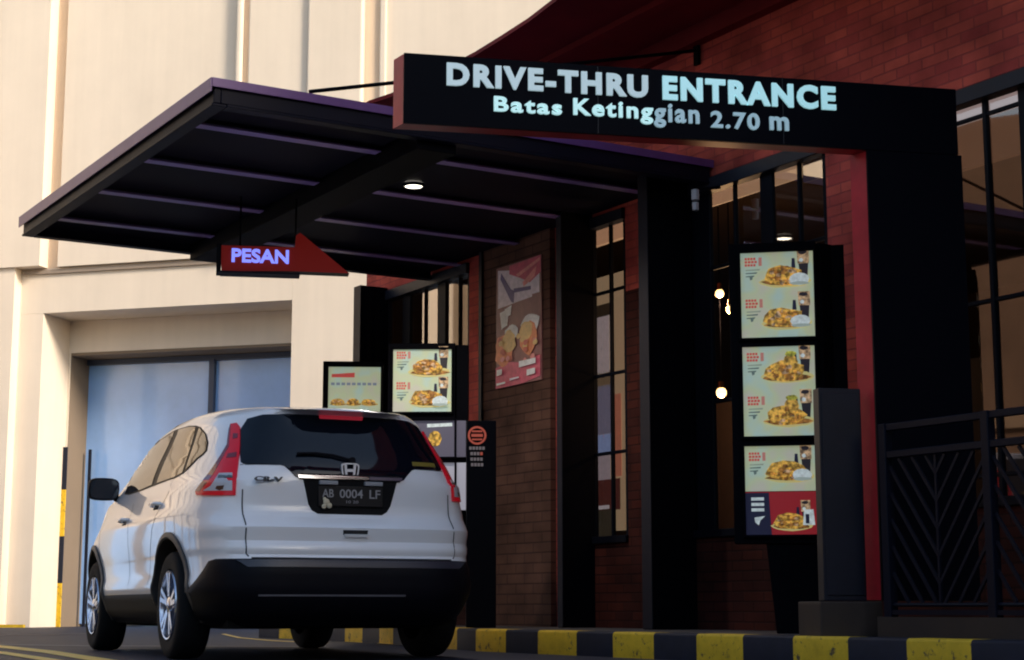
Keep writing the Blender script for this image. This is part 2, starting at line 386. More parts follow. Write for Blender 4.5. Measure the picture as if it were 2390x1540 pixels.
# eave / soffit
so_in = 0.0
def onS(u, v, z=ZS): P = onz(u, v, z); return fsn(P)
edge = [(1345, -45), (1300, 0), (1232, 52), (1170, 92), (1108, 130), (1010, 182), (912, 226), (861, 243)]
E2 = [onS(u, v) for u, v in edge]
rf = MB()
top = [(s, n, ZS) for s, n in E2]; s_last, n_last = E2[-1]
foot = [(7.0, E2[0][1] + (E2[0][1] - E2[1][1]) * 2, ZS)] + top + [(ends - .4, n_last, ZS), (ends - .4, -WT - 8, ZS), (7.0, -WT - 8, ZS)]
rf.prism(foot, (0, 0, .035), redroof)
# ribs under the soffit
nR = onS(1410, 70)[1]
rf.box((ends - .3, nR - .05, ZS - .05), (7, nR + .05, ZS + .01), redroof)
rf.box((ends - .3, .003, ZS - .14), (7, .10, ZS + .01), redroof)
rf.build('roof', rb)
ub = MB(); ub.box((-2.2, -7, ZS + .3), (15, -.01, 10.5), brick); ub.box((6.9, -7, 0), (15, 0, ZS + .3), brick); ub.build('sun_block_upper', rb)  # unseen upper mass added to keep the sun off the foreground
# window units
frm = mat('window_frame_black', (.004, .005, .009), .5, spec=.08)
hdr = mat('window_header_steel', (.018, .020, .030), .45, var=.2, spec=.2)
gA = mixglass('facade_glass', (.86, .80, .74), .42, (.85, .82, .8))
gD = mixglass('facade_glass_dark', (.62, .50, .42), .34, (.85, .82, .8))
def window(s0, s1, z0, z1, mull, trans, glass, mw=.05, inset=.02, hd=.10, sidew=.05):
    f = MB(); y0, y1 = -inset - .035, -inset
    f.box((s0, y0, z0), (s0 + sidew, y1 + .01, z1), frm); f.box((s1 - sidew, y0, z0), (s1, y1 + .01, z1), frm)
    f.box((s0, -WT, z1 - hd), (s1, .035, z1 + .004), hdr); f.box((s0, y0, z0), (s1, .03, z0 + .06), frm)
    xs = [s0 + sidew] + [m[0] for m in mull] + [s1 - sidew]
    for (x, wd) in mull: f.box((x - wd / 2, y0 - .002, z0 + .06), (x + wd / 2, y1, z1 - hd), frm)
    for z in trans: f.box((s0 + sidew, y0 + .006, z - .014), (s1 - sidew, y1 - .006, z + .014), frm)
    o = f.build('window', rb, bevel=.004, segs=1)
    g_ = MB(); g_.poly([(s0 + .02, y0 + .012, z0 + .02), (s1 - .02, y0 + .012, z0 + .02), (s1 - .02, y0 + .012, z1 - .02), (s0 + .02, y0 + .012, z1 - .02)], glass)
    g_.build('pane', o)
    return o
def su(u, v=500): return fac(u, v, -.03)[0]
window(sA0, sA1, zA0, zA1, [(su(950, 680), .17), (su(1032, 680), .17), (su(992, 700), .014), (su(1072, 700), .014)], [2.3], gA)
window(sB0, sB1, zB0, zB1, [(su(1425, 700), .022)], [fac(1426, 675)[1], fac(1426, 870)[1], fac(1426, 1055)[1]], gA, hd=.09)
window(sC0, sC1, zC0, ZH, [(su(1630, 600), .32), (su(1713, 440), .022), (su(1788, 420), .14), (su(1863, 400), .022)], [2.95, 1.9], gA)
window(sD0, sD1, zD0, ZH, [(su(2299, 300), .035), (su(2384, 300) + .03, .09), (0, .04), (.9, .09), (1.9, .04), (2.9, .09)], [fac(2300, 262)[1], fac(2300, 700)[1], 1.15], gD)
# interior shell and fittings
it = MB(); dk = mat('interior_dark', (.035, .018, .010), .8, var=.3, vscale=2); fl = mat('interior_floor', (.05, .03, .02), .4)
it.box((ends + .1, -7, .1), (6.8, -6.8, 4.8), dk); it.box((ends + .1, -7, .1), (6.8, -WT, .2), fl); it.box((ends + .1, -7, 4.0), (6.8, -WT - .02, 4.1), dk)
it.box((ends + .1, -7, .1), (ends + .2, -WT, 4.8), dk)
it.box((6.7, -7, .1), (6.8, -WT, 4.8), dk); it.build('interior', rb)
def ipl(u, v, d):                                   # point seen through the glass on a plane d behind it
    P = onpl(u, v, FO - N * d, N); return fsn(P)[0], P.z
cv = mat('glow_panel_warm', (.6, .5, .4), .6, emis=(1., .62, .36), estr=.42, var=.2, vscale=5)  # added glowing panels behind the glass for its bright top panes
cw = mat('glow_panel_white', (.6, .55, .55), .6, emis=(1., .80, .78), estr=.40)
b = MB(); d_ = .42
sa, za = ipl(1660, 478, d_); sb, zb_c = ipl(1775, 448, d_); sc_, zc_c = ipl(1930, 408, d_)
sm2, zm2 = ipl(1872, 425, d_)
b.box((sa - .5, -d_ - .02, (za + zb_c) / 2), (sm2, -d_, 4.0), cv)
b.box((sa + .15, -d_ + .004, za + .10), (sb, -d_ + .012, za + .14), cw); b.box((sa + .16, -d_ + .004, za + .28), (sb, -d_ + .012, za + .31), cw)
b.box((sm2 + .004, -d_ - .02, (zb_c + zc_c) / 2 - .02), (sc_ + .3, -d_, 4.0), mat('unlit_panel', (.12, .09, .06), .7))
b.box((sb + .03, -d_ + .012, zb_c + .18), (sc_ + .2, -d_ + .02, zb_c + .24), cw); b.build('glow_panel', rb)
b = MB(); sa, za = ipl(2232, 288, d_); sb, zb_c = ipl(2376, 254, d_); b.box((sa - .4, -d_ - .02, (za + zb_c) / 2), (3.9, -d_, 3.95), cw)
sa, za = ipl(2232, 402, d_ + .05); b.box((sa - .4, -d_ - .08, za), (3.9, -d_ - .03, 3.9), mat('glow_panel_brown', (.13, .075, .05), .7, emis=(.5, .25, .15), estr=.10)); b.build('glow_panel', rb)  # added panels again, the brown one with a faint glow of its own
# added glowing patches behind the tall narrow window, for its bright reflected view
d_ = 1.0; b = MB()
sa, z1p = ipl(1375, 655, d_); sb, z0p = ipl(1463, 1236, d_); sm, _ = ipl(1430, 900, d_); b.box((sa - .2, -d_ - .05, z0p), (sb + .2, -d_, z1p), mat('glow_cream', (.5, .42, .3), .7, emis=(1., .76, .46), estr=.28, var=.15, vscale=3))
def patch(u0, v0, u1, v1, col, e, y):
    x0, z1_ = ipl(u0, v0, d_); x1, z0_ = ipl(u1, v1, d_); b.box((x0, -d_ + y - .004, z0_), (x1, -d_ + y, z1_), mat('glow_patch_%d_%d' % (u0, v0), col, .6, emis=col, estr=e, var=.25, vscale=9))
patch(1383, 735, 1424, 868, (.50, .46, .48), .55, .01); patch(1383, 718, 1432, 733, (.06, .05, .03), .3, .02)
patch(1383, 872, 1432, 900, (.25, .20, .12), .4, .01); patch(1383, 905, 1432, 1010, (.15, .15, .22), .8, .01); patch(1384, 1018, 1428, 1060, (.20, .28, .50), .8, .01)
patch(1436, 920, 1452, 1110, (.42, .16, .10), .7, .01); patch(1383, 1062, 1426, 1120, (.36, .32, .36), .6, .01); patch(1375, 1124, 1450, 1188, (.10, .03, .025), .5, .015)
patch(1375, 1192, 1436, 1260, (.05, .045, .03), .5, .015); patch(1383, 1182, 1425, 1187, (.6, .6, .65), .5, .02)
sa, z1t = ipl(1375, 500, d_ - .5); sb, z0t = ipl(1463, 545, d_ - .5)
b.box((sa - .1, -d_ + .45, z0t - .02), (sb + .1, -d_ + .5, 4.), cv)
b.build('glow_patches', rb)
bq = MB(); bq.box((ends + .12, -1.6, .2), (-1., -1.55, 2.2), dk); bq.build('counter', rb)

# pendant lamps inside
warm = mat('lamp_glow', (1, .8, .5), .4, emis=(1, .62, .22), estr=9.)
brass = mat('brass', (.35, .2, .06), .35, metal=1)
def pendant(u, v, r, label):
    P = onpl(u, v, FO - N * 1.0, N)
    o = thing('pendant_lamp', label, 'pendant lamp', Matrix.Translation(P), 'pendant lamps inside the restaurant')
    b = MB(); pr = [(0.001, -r)] + [(r * math.cos(a), r * math.sin(a)) for a in [R(x) for x in range(-75, 76, 15)]] + [(0.001, r)]
    b.lathe([(p, q) for p, q in pr], warm, 16, tf=Matrix.Rotation(R(-90), 4, 'Y')); b.build('bulb', o, smooth=True)
    b = MB(); b.tube([(0, 0, r * .8), (0, 0, r * .8 + .06)], r * .55, brass, 10); b.build('socket', o)
    b = MB(); b.tube([(0, 0, r * .8 + .06), (0, 0, 3.95 - P.z)], .006, black, 6); b.build('cord', o)
    l = bpy.data.lights.new('bulb_light', 'POINT'); l.energy = 6; l.color = (1, .6, .3); l.shadow_soft_size = r
    lo = bpy.data.objects.new('bulb_light', l); S.collection.objects.link(lo); lo.parent = o; lo.location = (0, 0, -r - .05)
pendant(1679, 685, .038, 'glowing pendant lamp in the window, upper left of the nearest pair')
pendant(1703, 722, .036, 'glowing pendant lamp in the window touching the edge of the tall menu board')
pendant(1683, 916, .045, 'lowest and largest glowing pendant lamp left of the tall menu board')

# window spotlight / camera at the head of the window
P = onpl(1622, 452, FO + N * .25, N)
o = thing('wall_lantern', 'small white and grey wall lamp at the top corner of the window by the column', 'wall lamp', frame(P, T))
b = MB(); lg = mat('lamp_grey', (.45, .43, .45), .4)
b.tube([(0, 0, -.05), (0, 0, .03)], .03, lg, 12); b.build('head', o)
b = MB(); b.tube([(0, 0, -.13), (0, 0, -.07)], .026, lg, 12); b.build('lower_head', o)
b = MB(); b.bar((0, 0, .03), (0, .24, .08), .02, black); b.build('bracket', o)

# poster on the pier
q = [fac(1160, 633, .065), fac(1265, 588, .065), fac(1265, 890, .065), fac(1152, 905, .065)]
ps0, ps1 = q[0][0], q[1][0]; pz1 = (q[0][1] + q[1][1]) / 2; pz0 = (q[2][1] + q[3][1]) / 2
MPo = Matrix.Translation(FO) ; MPo = frame(FO + T * ps0 + N * .062 + Vector((0, 0, pz0)), T)
po = thing('poster', 'tall maroon and white food poster with two fried drumsticks on the brown pier', 'poster', MPo)
W_, H_ = ps1 - ps0, pz1 - pz0
pc = lambda n, c: mat('print_' + n, tuple(min(.85, x * 1.8) for x in c), .5, var=.25, vscale=18)
b = MB(); b.box((0, -.012, 0), (W_, 0, H_), pc('brown', (.15, .055, .055))); b.build('sheet', po)
b = MB(); lay = [0]
def pp(pts, m):
    lay[0] += 1; y = -.0125 - .0006 * lay[0]
    b.poly([(x * W_, y, z * H_) for x, z in pts], m)
lav, mar, org, wht = pc('lavender', (.50, .42, .62)), pc('maroon', (.36, .05, .09)), pc('orange', (.62, .15, .06)), pc('white', (.70, .66, .72))
pp([(.04, .66), (.04, .98), (.5, .93), (.96, .86), (.96, .70), (.8, .70), (.8, .68)], lav)
pp([(.3, .99), (.99, .995), (.99, .86), (.75, .80), (.55, .86), (.3, .92)], mar)
pp([(.45, .90), (.97, .98), (.97, .955), (.5, .875)], pc('salmon', (.5, .17, .16)))
pp([(.60, .82), (.9, .92), (.86, .84), (.62, .78)], pc('salmon', (.5, .17, .16)))
pp([(.12, .95), (.34, .79), (.42, .77), (.40, .67), (.34, .69), (.10, .90)], pc('navy', (.07, .05, .15)))
pp([(.40, .79), (.78, .77), (.78, .74), (.42, .755)], pc('navy', (.10, .08, .25)))
pp([(.09, .62), (.30, .64), (.26, .50), (.13, .48)], wht); pp([(.2, .64), (.36, .66), (.34, .58), (.2, .57)], wht)
pp([(0, 0), (0, .17), (.3, .2), (.55, .17), (.98, .2), (.98, .03), (.6, 0)], mar)
def blob(cx, cz, rx, rz, m, n=14, jit=.18):
    pp([(cx + rx * (1 + rnd.uniform(-jit, jit)) * math.cos(2 * math.pi * k / n), cz + rz * (1 + rnd.uniform(-jit, jit)) * math.sin(2 * math.pi * k / n)) for k in range(n)], m)
blob(.35, .43, .16, .07, wht); blob(.78, .47, .2, .08, wht); blob(.2, .30, .22, .13, org); blob(.30, .36, .16, .09, pc('amber', (.7, .32, .12)))
blob(.72, .35, .2, .13, org); blob(.68, .42, .14, .08, pc('amber', (.7, .32, .12)))
for k in range(16): blob(rnd.uniform(.05, .9), rnd.uniform(.17, .40), .05, .022, [pc('rust', (.36, .08, .05)), pc('amber', (.7, .32, .12)), pc('salmon', (.5, .17, .16))][k % 3])
for (x, z, a_, c_) in ((.05, .10, .12, .05), (.55, .13, .36, .05), (.72, .05, .18, .05), (.05, .02, .2, .02), (.35, .04, .2, .018)):
    pp([(x, z), (x + a_, z + .006), (x + a_, z + c_), (x, z + c_)], wht if x != .35 else lav)
b.build('print', po)

# ================================================================== CANOPY
ZC = 3.8
P1 = onz(500, 183, ZC); Pn = onz(1640, 385, ZC); Pf = onz(60, 505, ZC)
BDir = Vector((-N.x, -N.y, 0)); 
o1 = fsn(P1); Wd = o1[1]; Lc = (Pf - P1).length
cn = thing('drive_through_canopy', 'flat black steel canopy with edge flashing tinted with purple sky sheen over the drive-through lane', 'canopy', MF)
s1 = o1[0]; s0 = s1 - Lc; nw = Wd
def cbx(bm, a, b_, m): bm.box(a, b_, m)
d = MB(); d.box((s0 + .06, .02, ZC - .10), (s1 - .06, nw - .06, ZC - .045), deckm); d.build('deck', cn)
fs = MB()
for (a, b_) in (((s0, 0.02, ZC - .165), (s1, nw, ZC)),):
    t_ = .05; x0, y0, z0 = a; x1, y1, z1 = b_
    fl_ = .09
    fs.box((x0, y1 - t_, z0), (x1, y1, z1 - .045), charcoal); fs.box((x0, y1 - fl_, z0 - .02), (x1, y1 + .012, z0 - .002), charcoal)
    fs.box((x0, y0, z0), (x0 + t_, y1 - t_ - .003, z1 - .045), charcoal); fs.box((x0 - .01, y0, z0 - .02), (x0 + fl_, y1 - fl_ - .003, z0 - .002), charcoal)
    fs.box((x1 - t_, y0, z0), (x1, y1 - t_ - .003, z1 - .045), charcoal); fs.box((x1 - fl_, y0, z0 - .02), (x1 + .01, y1 - fl_ - .003, z0 - .002), charcoal)
fs.build('fascia_beam', cn, bevel=.004, segs=1)
ft = MB(); ft.box((s0 - .06, 0.0, ZC - .042), (s1 + .015, nw + .02, ZC), flash)
ft.box((s0 - .06, nw + .022, ZC - .095), (s1 + .018, nw + .03, ZC), flash); ft.box((s1 + .017, 0, ZC - .06), (s1 + .024, nw + .02, ZC), flash)
ft.build('roof_flashing', cn)
bmn = .30; ncb = fsn(onz(950, 372, 3.55))[1]
bmn0 = fsn(onz(990, 380, 3.60))[1]; bmn1 = fsn(onz(908, 363, 3.60))[1]
cbm = MB(); cbm.box((s0 + .055, bmn0, ZC - .25), (s1 - .055, bmn1, ZC - .103), black); cbm.build('centre_beam', cn, bevel=.004, segs=1)
rib_s = [fsn(onz(u, v, 3.66))[0] for u, v in ((464, 293), (346, 375), (235, 447), (140, 511))]
for rs in rib_s:
    for (na, nb) in ((.03, bmn0 - .01), (bmn1 + .01, nw - .10)):
        p_ = MB(); p_.box((rs - .05, na, ZC - .145), (rs + .05, nb, ZC - .137), purl); p_.box((rs - .05, na, ZC - .137), (rs - .042, nb, ZC - .103), purl); p_.build('purlin', cn)
P = onz(965, 433, ZC - .12); sL, nL = fsn(P)
b = MB(); b.lathe([(.001, 0), (.07, 0), (.07, .02), (.001, .02)], mat('downlight_glow', (1, 1, 1), .4, emis=(1, .92, .75), estr=5), 24, tf=Matrix.Translation((sL, nL, ZC - .128)) @ Matrix.Rotation(R(-90), 4, 'Y')); 
dl = b.build('downlight', cn)
b = MB(); b.lathe([(.073, .0), (.088, .0), (.088, .024), (.073, .024), (.073, 0)], charcoal, 24, tf=Matrix.Translation((sL, nL, ZC - .132)) @ Matrix.Rotation(R(-90), 4, 'Y')); b.build('trim_ring', dl)
spl = bpy.data.lights.new('downlight_lamp', 'SPOT'); spl.energy = 42; spl.color = (1, .90, .84); spl.spot_size = R(150); spl.spot_blend = .6; spl.shadow_soft_size = .06
sp0 = bpy.data.objects.new('downlight_lamp', spl); S.collection.objects.link(sp0); sp0.parent = cn; sp0.location = (sL, nL, ZC - .16)
# columns: fins standing out of the facade (u of lane face left and right edge, u of wall side)
def column(uL, uM, uR, ztop):
    sr = fac(uR, 700, 0)[0]; lo, hi = 0., 1.2
    for _ in range(40):
        o_ = (lo + hi) / 2
        if fac(uM, 700, o_)[0] < sr: lo = o_
        else: hi = o_
    sl_ = fac(uL, 700, o_)[0]
    m_ = MB(); m_.box((sl_ + .004, .003, .166), (sr, o_ - .01, ztop), black)
    m_.box((sl_, o_ - .009, .17), (sr + .01, o_, ztop), mat('column_edge_grey', (.014, .0135, .021), .5, spec=.15))
    return m_.build('column', cn, bevel=.003, segs=1)
column(1490, 1511, 1616, ZC - .10)
column(1297, 1308, 1384, ZC - .10)
column(825, 840, 905, ZC - .10)
column(1116, 1122, 1140, ZC - .10)
tr = MB(); A_ = onz(722, 214, ZC + .02); B_ = onpl(1625, 118, FO + N * .02, N)
iv = MF.inverted(); tr.tube([iv @ A_, iv @ B_], .014, black, 8); tr.build('tie_rod', cn)
tr = MB(); tr.box((fsn(B_)[0] - .03, .003, B_.z - .12), (fsn(B_)[0] + .03, .03, B_.z + .12), black); tr.build('anchor_plate', cn)

# ---- arrow sign hanging from canopy
DA = 13.0
Pa = onpl(515, 600, Vector((0, DA, 0)), Vector((0, 1, 0)))
ad = Vector((.985, .17, 0)); AN = Vector((.17, -.985, 0))
ar = thing('arrow_sign', 'red arrow sign with blue lit lettering hanging below the canopy', 'sign', frame(Pa, ad))
ia = frame(Pa, ad).inverted()
def A(u, v): p = ia @ onpl(u, v, Pa, AN); return (p.x, p.y, p.z)
out = [A(517, 632), A(515, 572), A(688, 577), A(691, 549), A(700, 543), A(712, 552), A(815, 638), A(690, 633)]
dr = mat('arrow_red', (.22, .010, .008), .5, emis=(.5, .015, .005), estr=.10, spec=.2)
b = MB(); b.prism(out, (0, .14, 0), dr, blackg); b.build('arrow_panel', ar)
b = MB(); e = A(515, 572); e2 = A(517, 632); b.box((e[0] - .03, -.012, e2[2] - .01), (e[0] + .006, .15, e[2] + .01), blackg); b.box((e[0], -.02, e2[2] - .015), (A(700, 633)[0], .15, e2[2]), charcoal); b.build('end_cap', ar)
t0 = A(540, 612); t1 = A(674, 588)
text_obj('lettering', 'PESAN', mat('letters_violet', (.3, .3, .9), .4, emis=(.20, .24, 1.0), estr=1.2), ar, t1[0] - t0[0], (t1[2] - t0[2]) * 1.12, t0[0], t0[2], y=-.012, bold=.03, extrude=.01)
for u in (560, 690):
    x = A(u, 575)[0]; z = A(u, 575)[2]; b = MB(); b.tube([(x, .06, z), (x, .06, 3.53 - Pa.z)], .008, black, 6); b.build('hanger', ar)

# ================================================================== HEIGHT SIGN on its red and black post
SA = R(78.2); SD = Vector((math.sin(SA), math.cos(SA), 0)); SN = Vector((SD.y, -SD.x, 0))
pb_ = onz(2020, 1400, .40) if False else None
DS = 9.95
PS = onpl(2035, 900, Vector((0, DS, 0)), Vector((0, 1, 0))); PS.z = 0
MS = frame(PS, SD); iS = MS.inverted()
ds = thing('height_limit_sign', 'black and red overhead drive-through sign with lit white lettering on a tall post', 'sign', MS)
def G(u, v): p = iS @ onpl(u, v, PS, SN); return p.x, p.z
dv = iS.to_3x3() @ (-T * .125)                     # the frame's thickness runs along the facade
xL, zB = G(940, 291); zT = G(940, 123)[1]; xR, zR = G(2226, 213); xC = G(2035, 800)[0]
zB2 = G(2036, 349)[1]; zT = (zT + zR) / 2; zBm = (zB + zB2) / 2
def loop(m_front):
    b = MB()
    # front skin
    outl = [(xL, zBm), (xL, zT), (xR, zT), (xR, .37), (xC, .37), (xC, zBm)]
    b.poly([(x, 0, z) for x, z in outl], m_front)
    return b, outl
b, outl = loop(blackg)
fp = [(x, -.018, z) for x, z in [(xL, zBm), (xL, zT), (xR, zT), (xR, zBm - .002), (xL, zBm - .002)][:4]]
b = MB(); b.prism([(xL, 0, zBm), (xL, 0, zT), (xR, 0, zT), (xR, 0, zBm)], (0, -.02, 0), mat('sign_black', (.0018, .0022, .0055), .5, spec=.04)); b.build('face_panel', ds)
b = MB(); b.prism([(xL, .002, zBm), (xL, .002, zT), (xR, .002, zT), (xR, .002, zBm)], dv, red); b.build('red_casing', ds)
b = MB(); b.prism([(xC, -.02, .37), (xC, -.02, zBm - .004), (xR + .02, -.02, zBm - .004), (xR + .02, -.02, .37)], (0, .02, 0), mat('sign_black', (.0018, .0022, .0055), .5, spec=.04)); b.build('post_face', ds)
b = MB(); b.prism([(xC, .002, .375), (xC, .002, zBm - .004), (xR + .02, .002, zBm - .004), (xR + .02, .002, .375)], Vector(dv) * 1.1, red); b.build('post_casing', ds)
b = MB()
for q_ in (.335, .67):
    b = MB(); b.box((xL + (xR - xL) * q_, -.0212, zBm + .004), (xL + (xR - xL) * q_ + .004, -.0203, zT - .004), mat('seam', (.012, .012, .016), .6)); b.build('panel_seam', ds)
# lettering
l1 = mat('letters_grey', (.5, .55, .6), .5, emis=(.48, .66, .71), estr=.56)
l2 = mat('letters_cyan', (.5, .75, .8), .5, emis=(.40, .74, .80), estr=.66)
l3 = mat('letters_bright', (.6, .8, .8), .5, emis=(.46, .78, .80), estr=.74)
l4 = mat('letters_steel', (.35, .45, .55), .5, emis=(.38, .60, .68), estr=.46)
# letters lie on the sign's own (horizontal) baseline
def line(uL, uR, vt, vb, s, m, bold=.02, sp=1.05, hs=1.):
    bold += .015 if hs == 1. and len(s) > 7 else -.006; sp += .08
    xa = G(uL, vb)[0]; xb = G(uR, vb)[0]; za = G(uL, vb)[1]; zt_ = G(uL, vt)[1]
    return text_obj('lettering', s, m, ds, xb - xa, (zt_ - za) * hs, xa, za, y=-.03, bold=bold, extrude=.008, space=sp)
line(1040, 1508, 150, 203, 'DRIVE-THRU', l1, .03, 1.12)
line(1543, 1945, 180, 236, 'ENTRANCE', l2, .03, 1.12)
line(1150, 1308, 228, 263, 'Batas', l3, .03, 1.1)
line(1335, 1520, 238, 283, 'Keting', l3, .03, 1.1, 1.12)
line(1523, 1628, 250, 300, 'gian', l4, .03, 1.1, 1.12)
line(1655, 1768, 262, 301, '2.70', l4, .03, 1.1)
line(1792, 1836, 275, 306, 'm', l4, .03, 1.1)
# plinth the post stands on
P = onz(1910, 1484, .166)
b = MB(); pw = (PS + SD * .30 - SD * (-(0))).x
MPl = frame(PS, SD); xa = G(1910, 1440)[0]; xb = G(2056, 1440)[0]
b.box((xa, -.03, .16), (xb, .32, .366), brown)
pt = tag(b.build('post_plinth', None, MPl, bevel=.01), 'low brown block under the red and black sign post', 'plinth')
# dark metal cabinet beside the post
b = MB(); x0 = G(1912, 1000)[0]; x1 = G(2010, 1000)[0]; zt_ = G(1960, 906)[1]
cm = mat('cabinet_steel', (.008, .009, .018), .4, var=.35, vscale=3, spec=.3)
cbn = thing('utility_cabinet', 'plain dark grey metal cabinet between tall menu board and red post', 'cabinet', MPl)
b = MB(); b.box((x0, .0, .369), (x1, .09, zt_), cm); b.build('body', cbn, bevel=.006)
b = MB(); b.box((x0 + .015, -.008, .40), (x1 - .015, -.002, zt_ - .03), cm); b.build('door', cbn, bevel=.003, segs=1)

# ================================================================== FENCE
FOF = 1.20
fn = thing('steel_fence', 'black steel fence with chevron slats along the terrace at right', 'fence', MF)
fa = fac(2071, 1200, FOF)[0]; fm = fac(2313, 1200, FOF)[0]; pwid = fm - fa
zb_ = fac(2100, 1428, FOF)[1]; z1_ = fac(2070, 990, FOF)[1]; z2_ = fac(2070, 1054, FOF)[1]
stl = mat('fence_steel', (.006, .007, .015), .4, spec=.15)
rows = MB(); rows.box((fa - .02, FOF - .02, z1_ - .04), (4.5, FOF + .02, z1_), stl); rows.build('top_rail', fn, bevel=.004, segs=1)
rows = MB(); rows.box((fa - .02, FOF - .018, z2_ - .04), (4.5, FOF + .022, z2_), stl); rows.build('middle_rail', fn, bevel=.004, segs=1)
rows = MB(); rows.box((fa - .02, FOF - .02, zb_ - .015), (4.5, FOF + .02, zb_ + .012), stl); rows.tube([(fa, FOF, zb_ + .04), (4.5, FOF, zb_ + .04)], .011, stl); rows.build('bottom_rail', fn)
for k in range(6):
    p_ = MB(); sx = fa + k * pwid; p_.box((sx - .028, FOF - .03, .17), (sx + .028, FOF + .03, z1_ + .002), stl); p_.build('post', fn, bevel=.004, segs=1)
def clipseg(x0, z0, dx, dz, xa, xb, za, zb):
    ts = [0., 9.]
    for (p, d, lo, hi) in ((x0, dx, xa, xb), (z0, dz, za, zb)):
        t1 = (lo - p) / d; t2 = (hi - p) / d; ts = [max(ts[0], min(t1, t2)), min(ts[1], max(t1, t2))]
    return ts
for k in range(5):
    a = fa + k * pwid + .03; b_ = a + pwid - .06; c_ = (a + b_) / 2; za, zz = zb_ + .05, z2_ - .045; sl = MB()
    for q_ in range(-8, 8):
        zc = za + (zz - za) * .5 + q_ * .150
        for sgn in (-1, 1):
            t = clipseg(c_, zc, sgn * .60, .85, a, b_, za, zz)
            if t[1] - t[0] > .03: sl.bar((c_ + sgn * .6 * t[0], FOF, zc + .85 * t[0]), (c_ + sgn * .6 * t[1], FOF, zc + .85 * t[1]), .018, stl, up=(0, 1, 0), hd=.014)
    sl.bar((c_, FOF, za), (c_, FOF, zz), .016, stl)
    sl.build('chevron_panel', fn)
b = MB(); b.box((fa - .05, FOF - .12, .16), (4.6, FOF + .06, fac(2200, 1440, FOF)[1]), brown)
tag(b.build('low_wall', None, MF), 'low dark brown wall carrying the steel fence', 'wall')

# ================================================================== MENU BOARDS
def paper():
    m = mat('menu_backlit_paper', (.5, .56, .48), .5, emis=(.50, .58, .45), estr=.46); t = m.node_tree; b = t.nodes['Principled BSDF']
    tc = t.nodes.new('ShaderNodeTexCoord'); n = t.nodes.new('ShaderNodeTexNoise'); n.inputs['Scale'].default_value = 4.5; n.inputs['Detail'].default_value = 2
    r = t.nodes.new('ShaderNodeValToRGB'); r.color_ramp.elements[0].position = .38; r.color_ramp.elements[0].color = (.54, .53, .42, 1)
    r.color_ramp.elements[1].position = .62; r.color_ramp.elements[1].color = (.44, .58, .50, 1); e = r.color_ramp.elements.new(.5); e.color = (.52, .58, .36, 1)
    t.links.new(tc.outputs['Object'], n.inputs['Vector']); t.links.new(n.outputs[0], r.inputs[0]); t.links.new(r.outputs[0], b.inputs['Base Color']); t.links.new(r.outputs[0], b.inputs['Emission Color'])
    return m
scr = paper()
def mm(n, c, e=.5):
    m = mat('menu_' + n, c, .5, emis=c, estr=e)
    if n in ('gold', 'crust', 'amber', 'tan', 'olive', 'white') and 'mott' not in m:
        m['mott'] = 1; t = m.node_tree; b = t.nodes['Principled BSDF']; tc = t.nodes.new('ShaderNodeTexCoord'); nz = t.nodes.new('ShaderNodeTexNoise'); nz.inputs['Scale'].default_value = 38; nz.inputs['Detail'].default_value = 3
        mp = t.nodes.new('ShaderNodeMapRange'); mp.inputs[1].default_value = .36; mp.inputs[2].default_value = .64; k = .8 if n == 'white' else .28; mp.inputs[3].default_value = k; mp.inputs[4].default_value = 1.45 if k < .5 else 1.1
        sc = t.nodes.new('ShaderNodeVectorMath'); sc.operation = 'SCALE'; sc.inputs[0].default_value = c
        t.links.new(tc.outputs['Object'], nz.inputs['Vector']); t.links.new(nz.outputs[0], mp.inputs[0]); t.links.new(mp.outputs[0], sc.inputs['Scale']); t.links.new(sc.outputs[0], b.inputs['Emission Color']); t.links.new(sc.outputs[0], b.inputs['Base Color'])
    return m
m_red, m_gold, m_brn, m_wht, m_blk, m_ink, m_tan = mm('red', (.55, .07, .06)), mm('gold', (.62, .36, .06)), mm('crust', (.34, .15, .03)), mm('white', (.62, .70, .68)), mm('black', (.02, .015, .02)), mm('ink', (.12, .17, .15)), mm('tan', (.5, .33, .18))
m_pale = mm('pale', (.45, .60, .55))
m_grn = mm('olive', (.42, .40, .05)); m_navy = mm('navy', (.012, .012, .035)); m_dred = mm('deep_red', (.30, .015, .02))
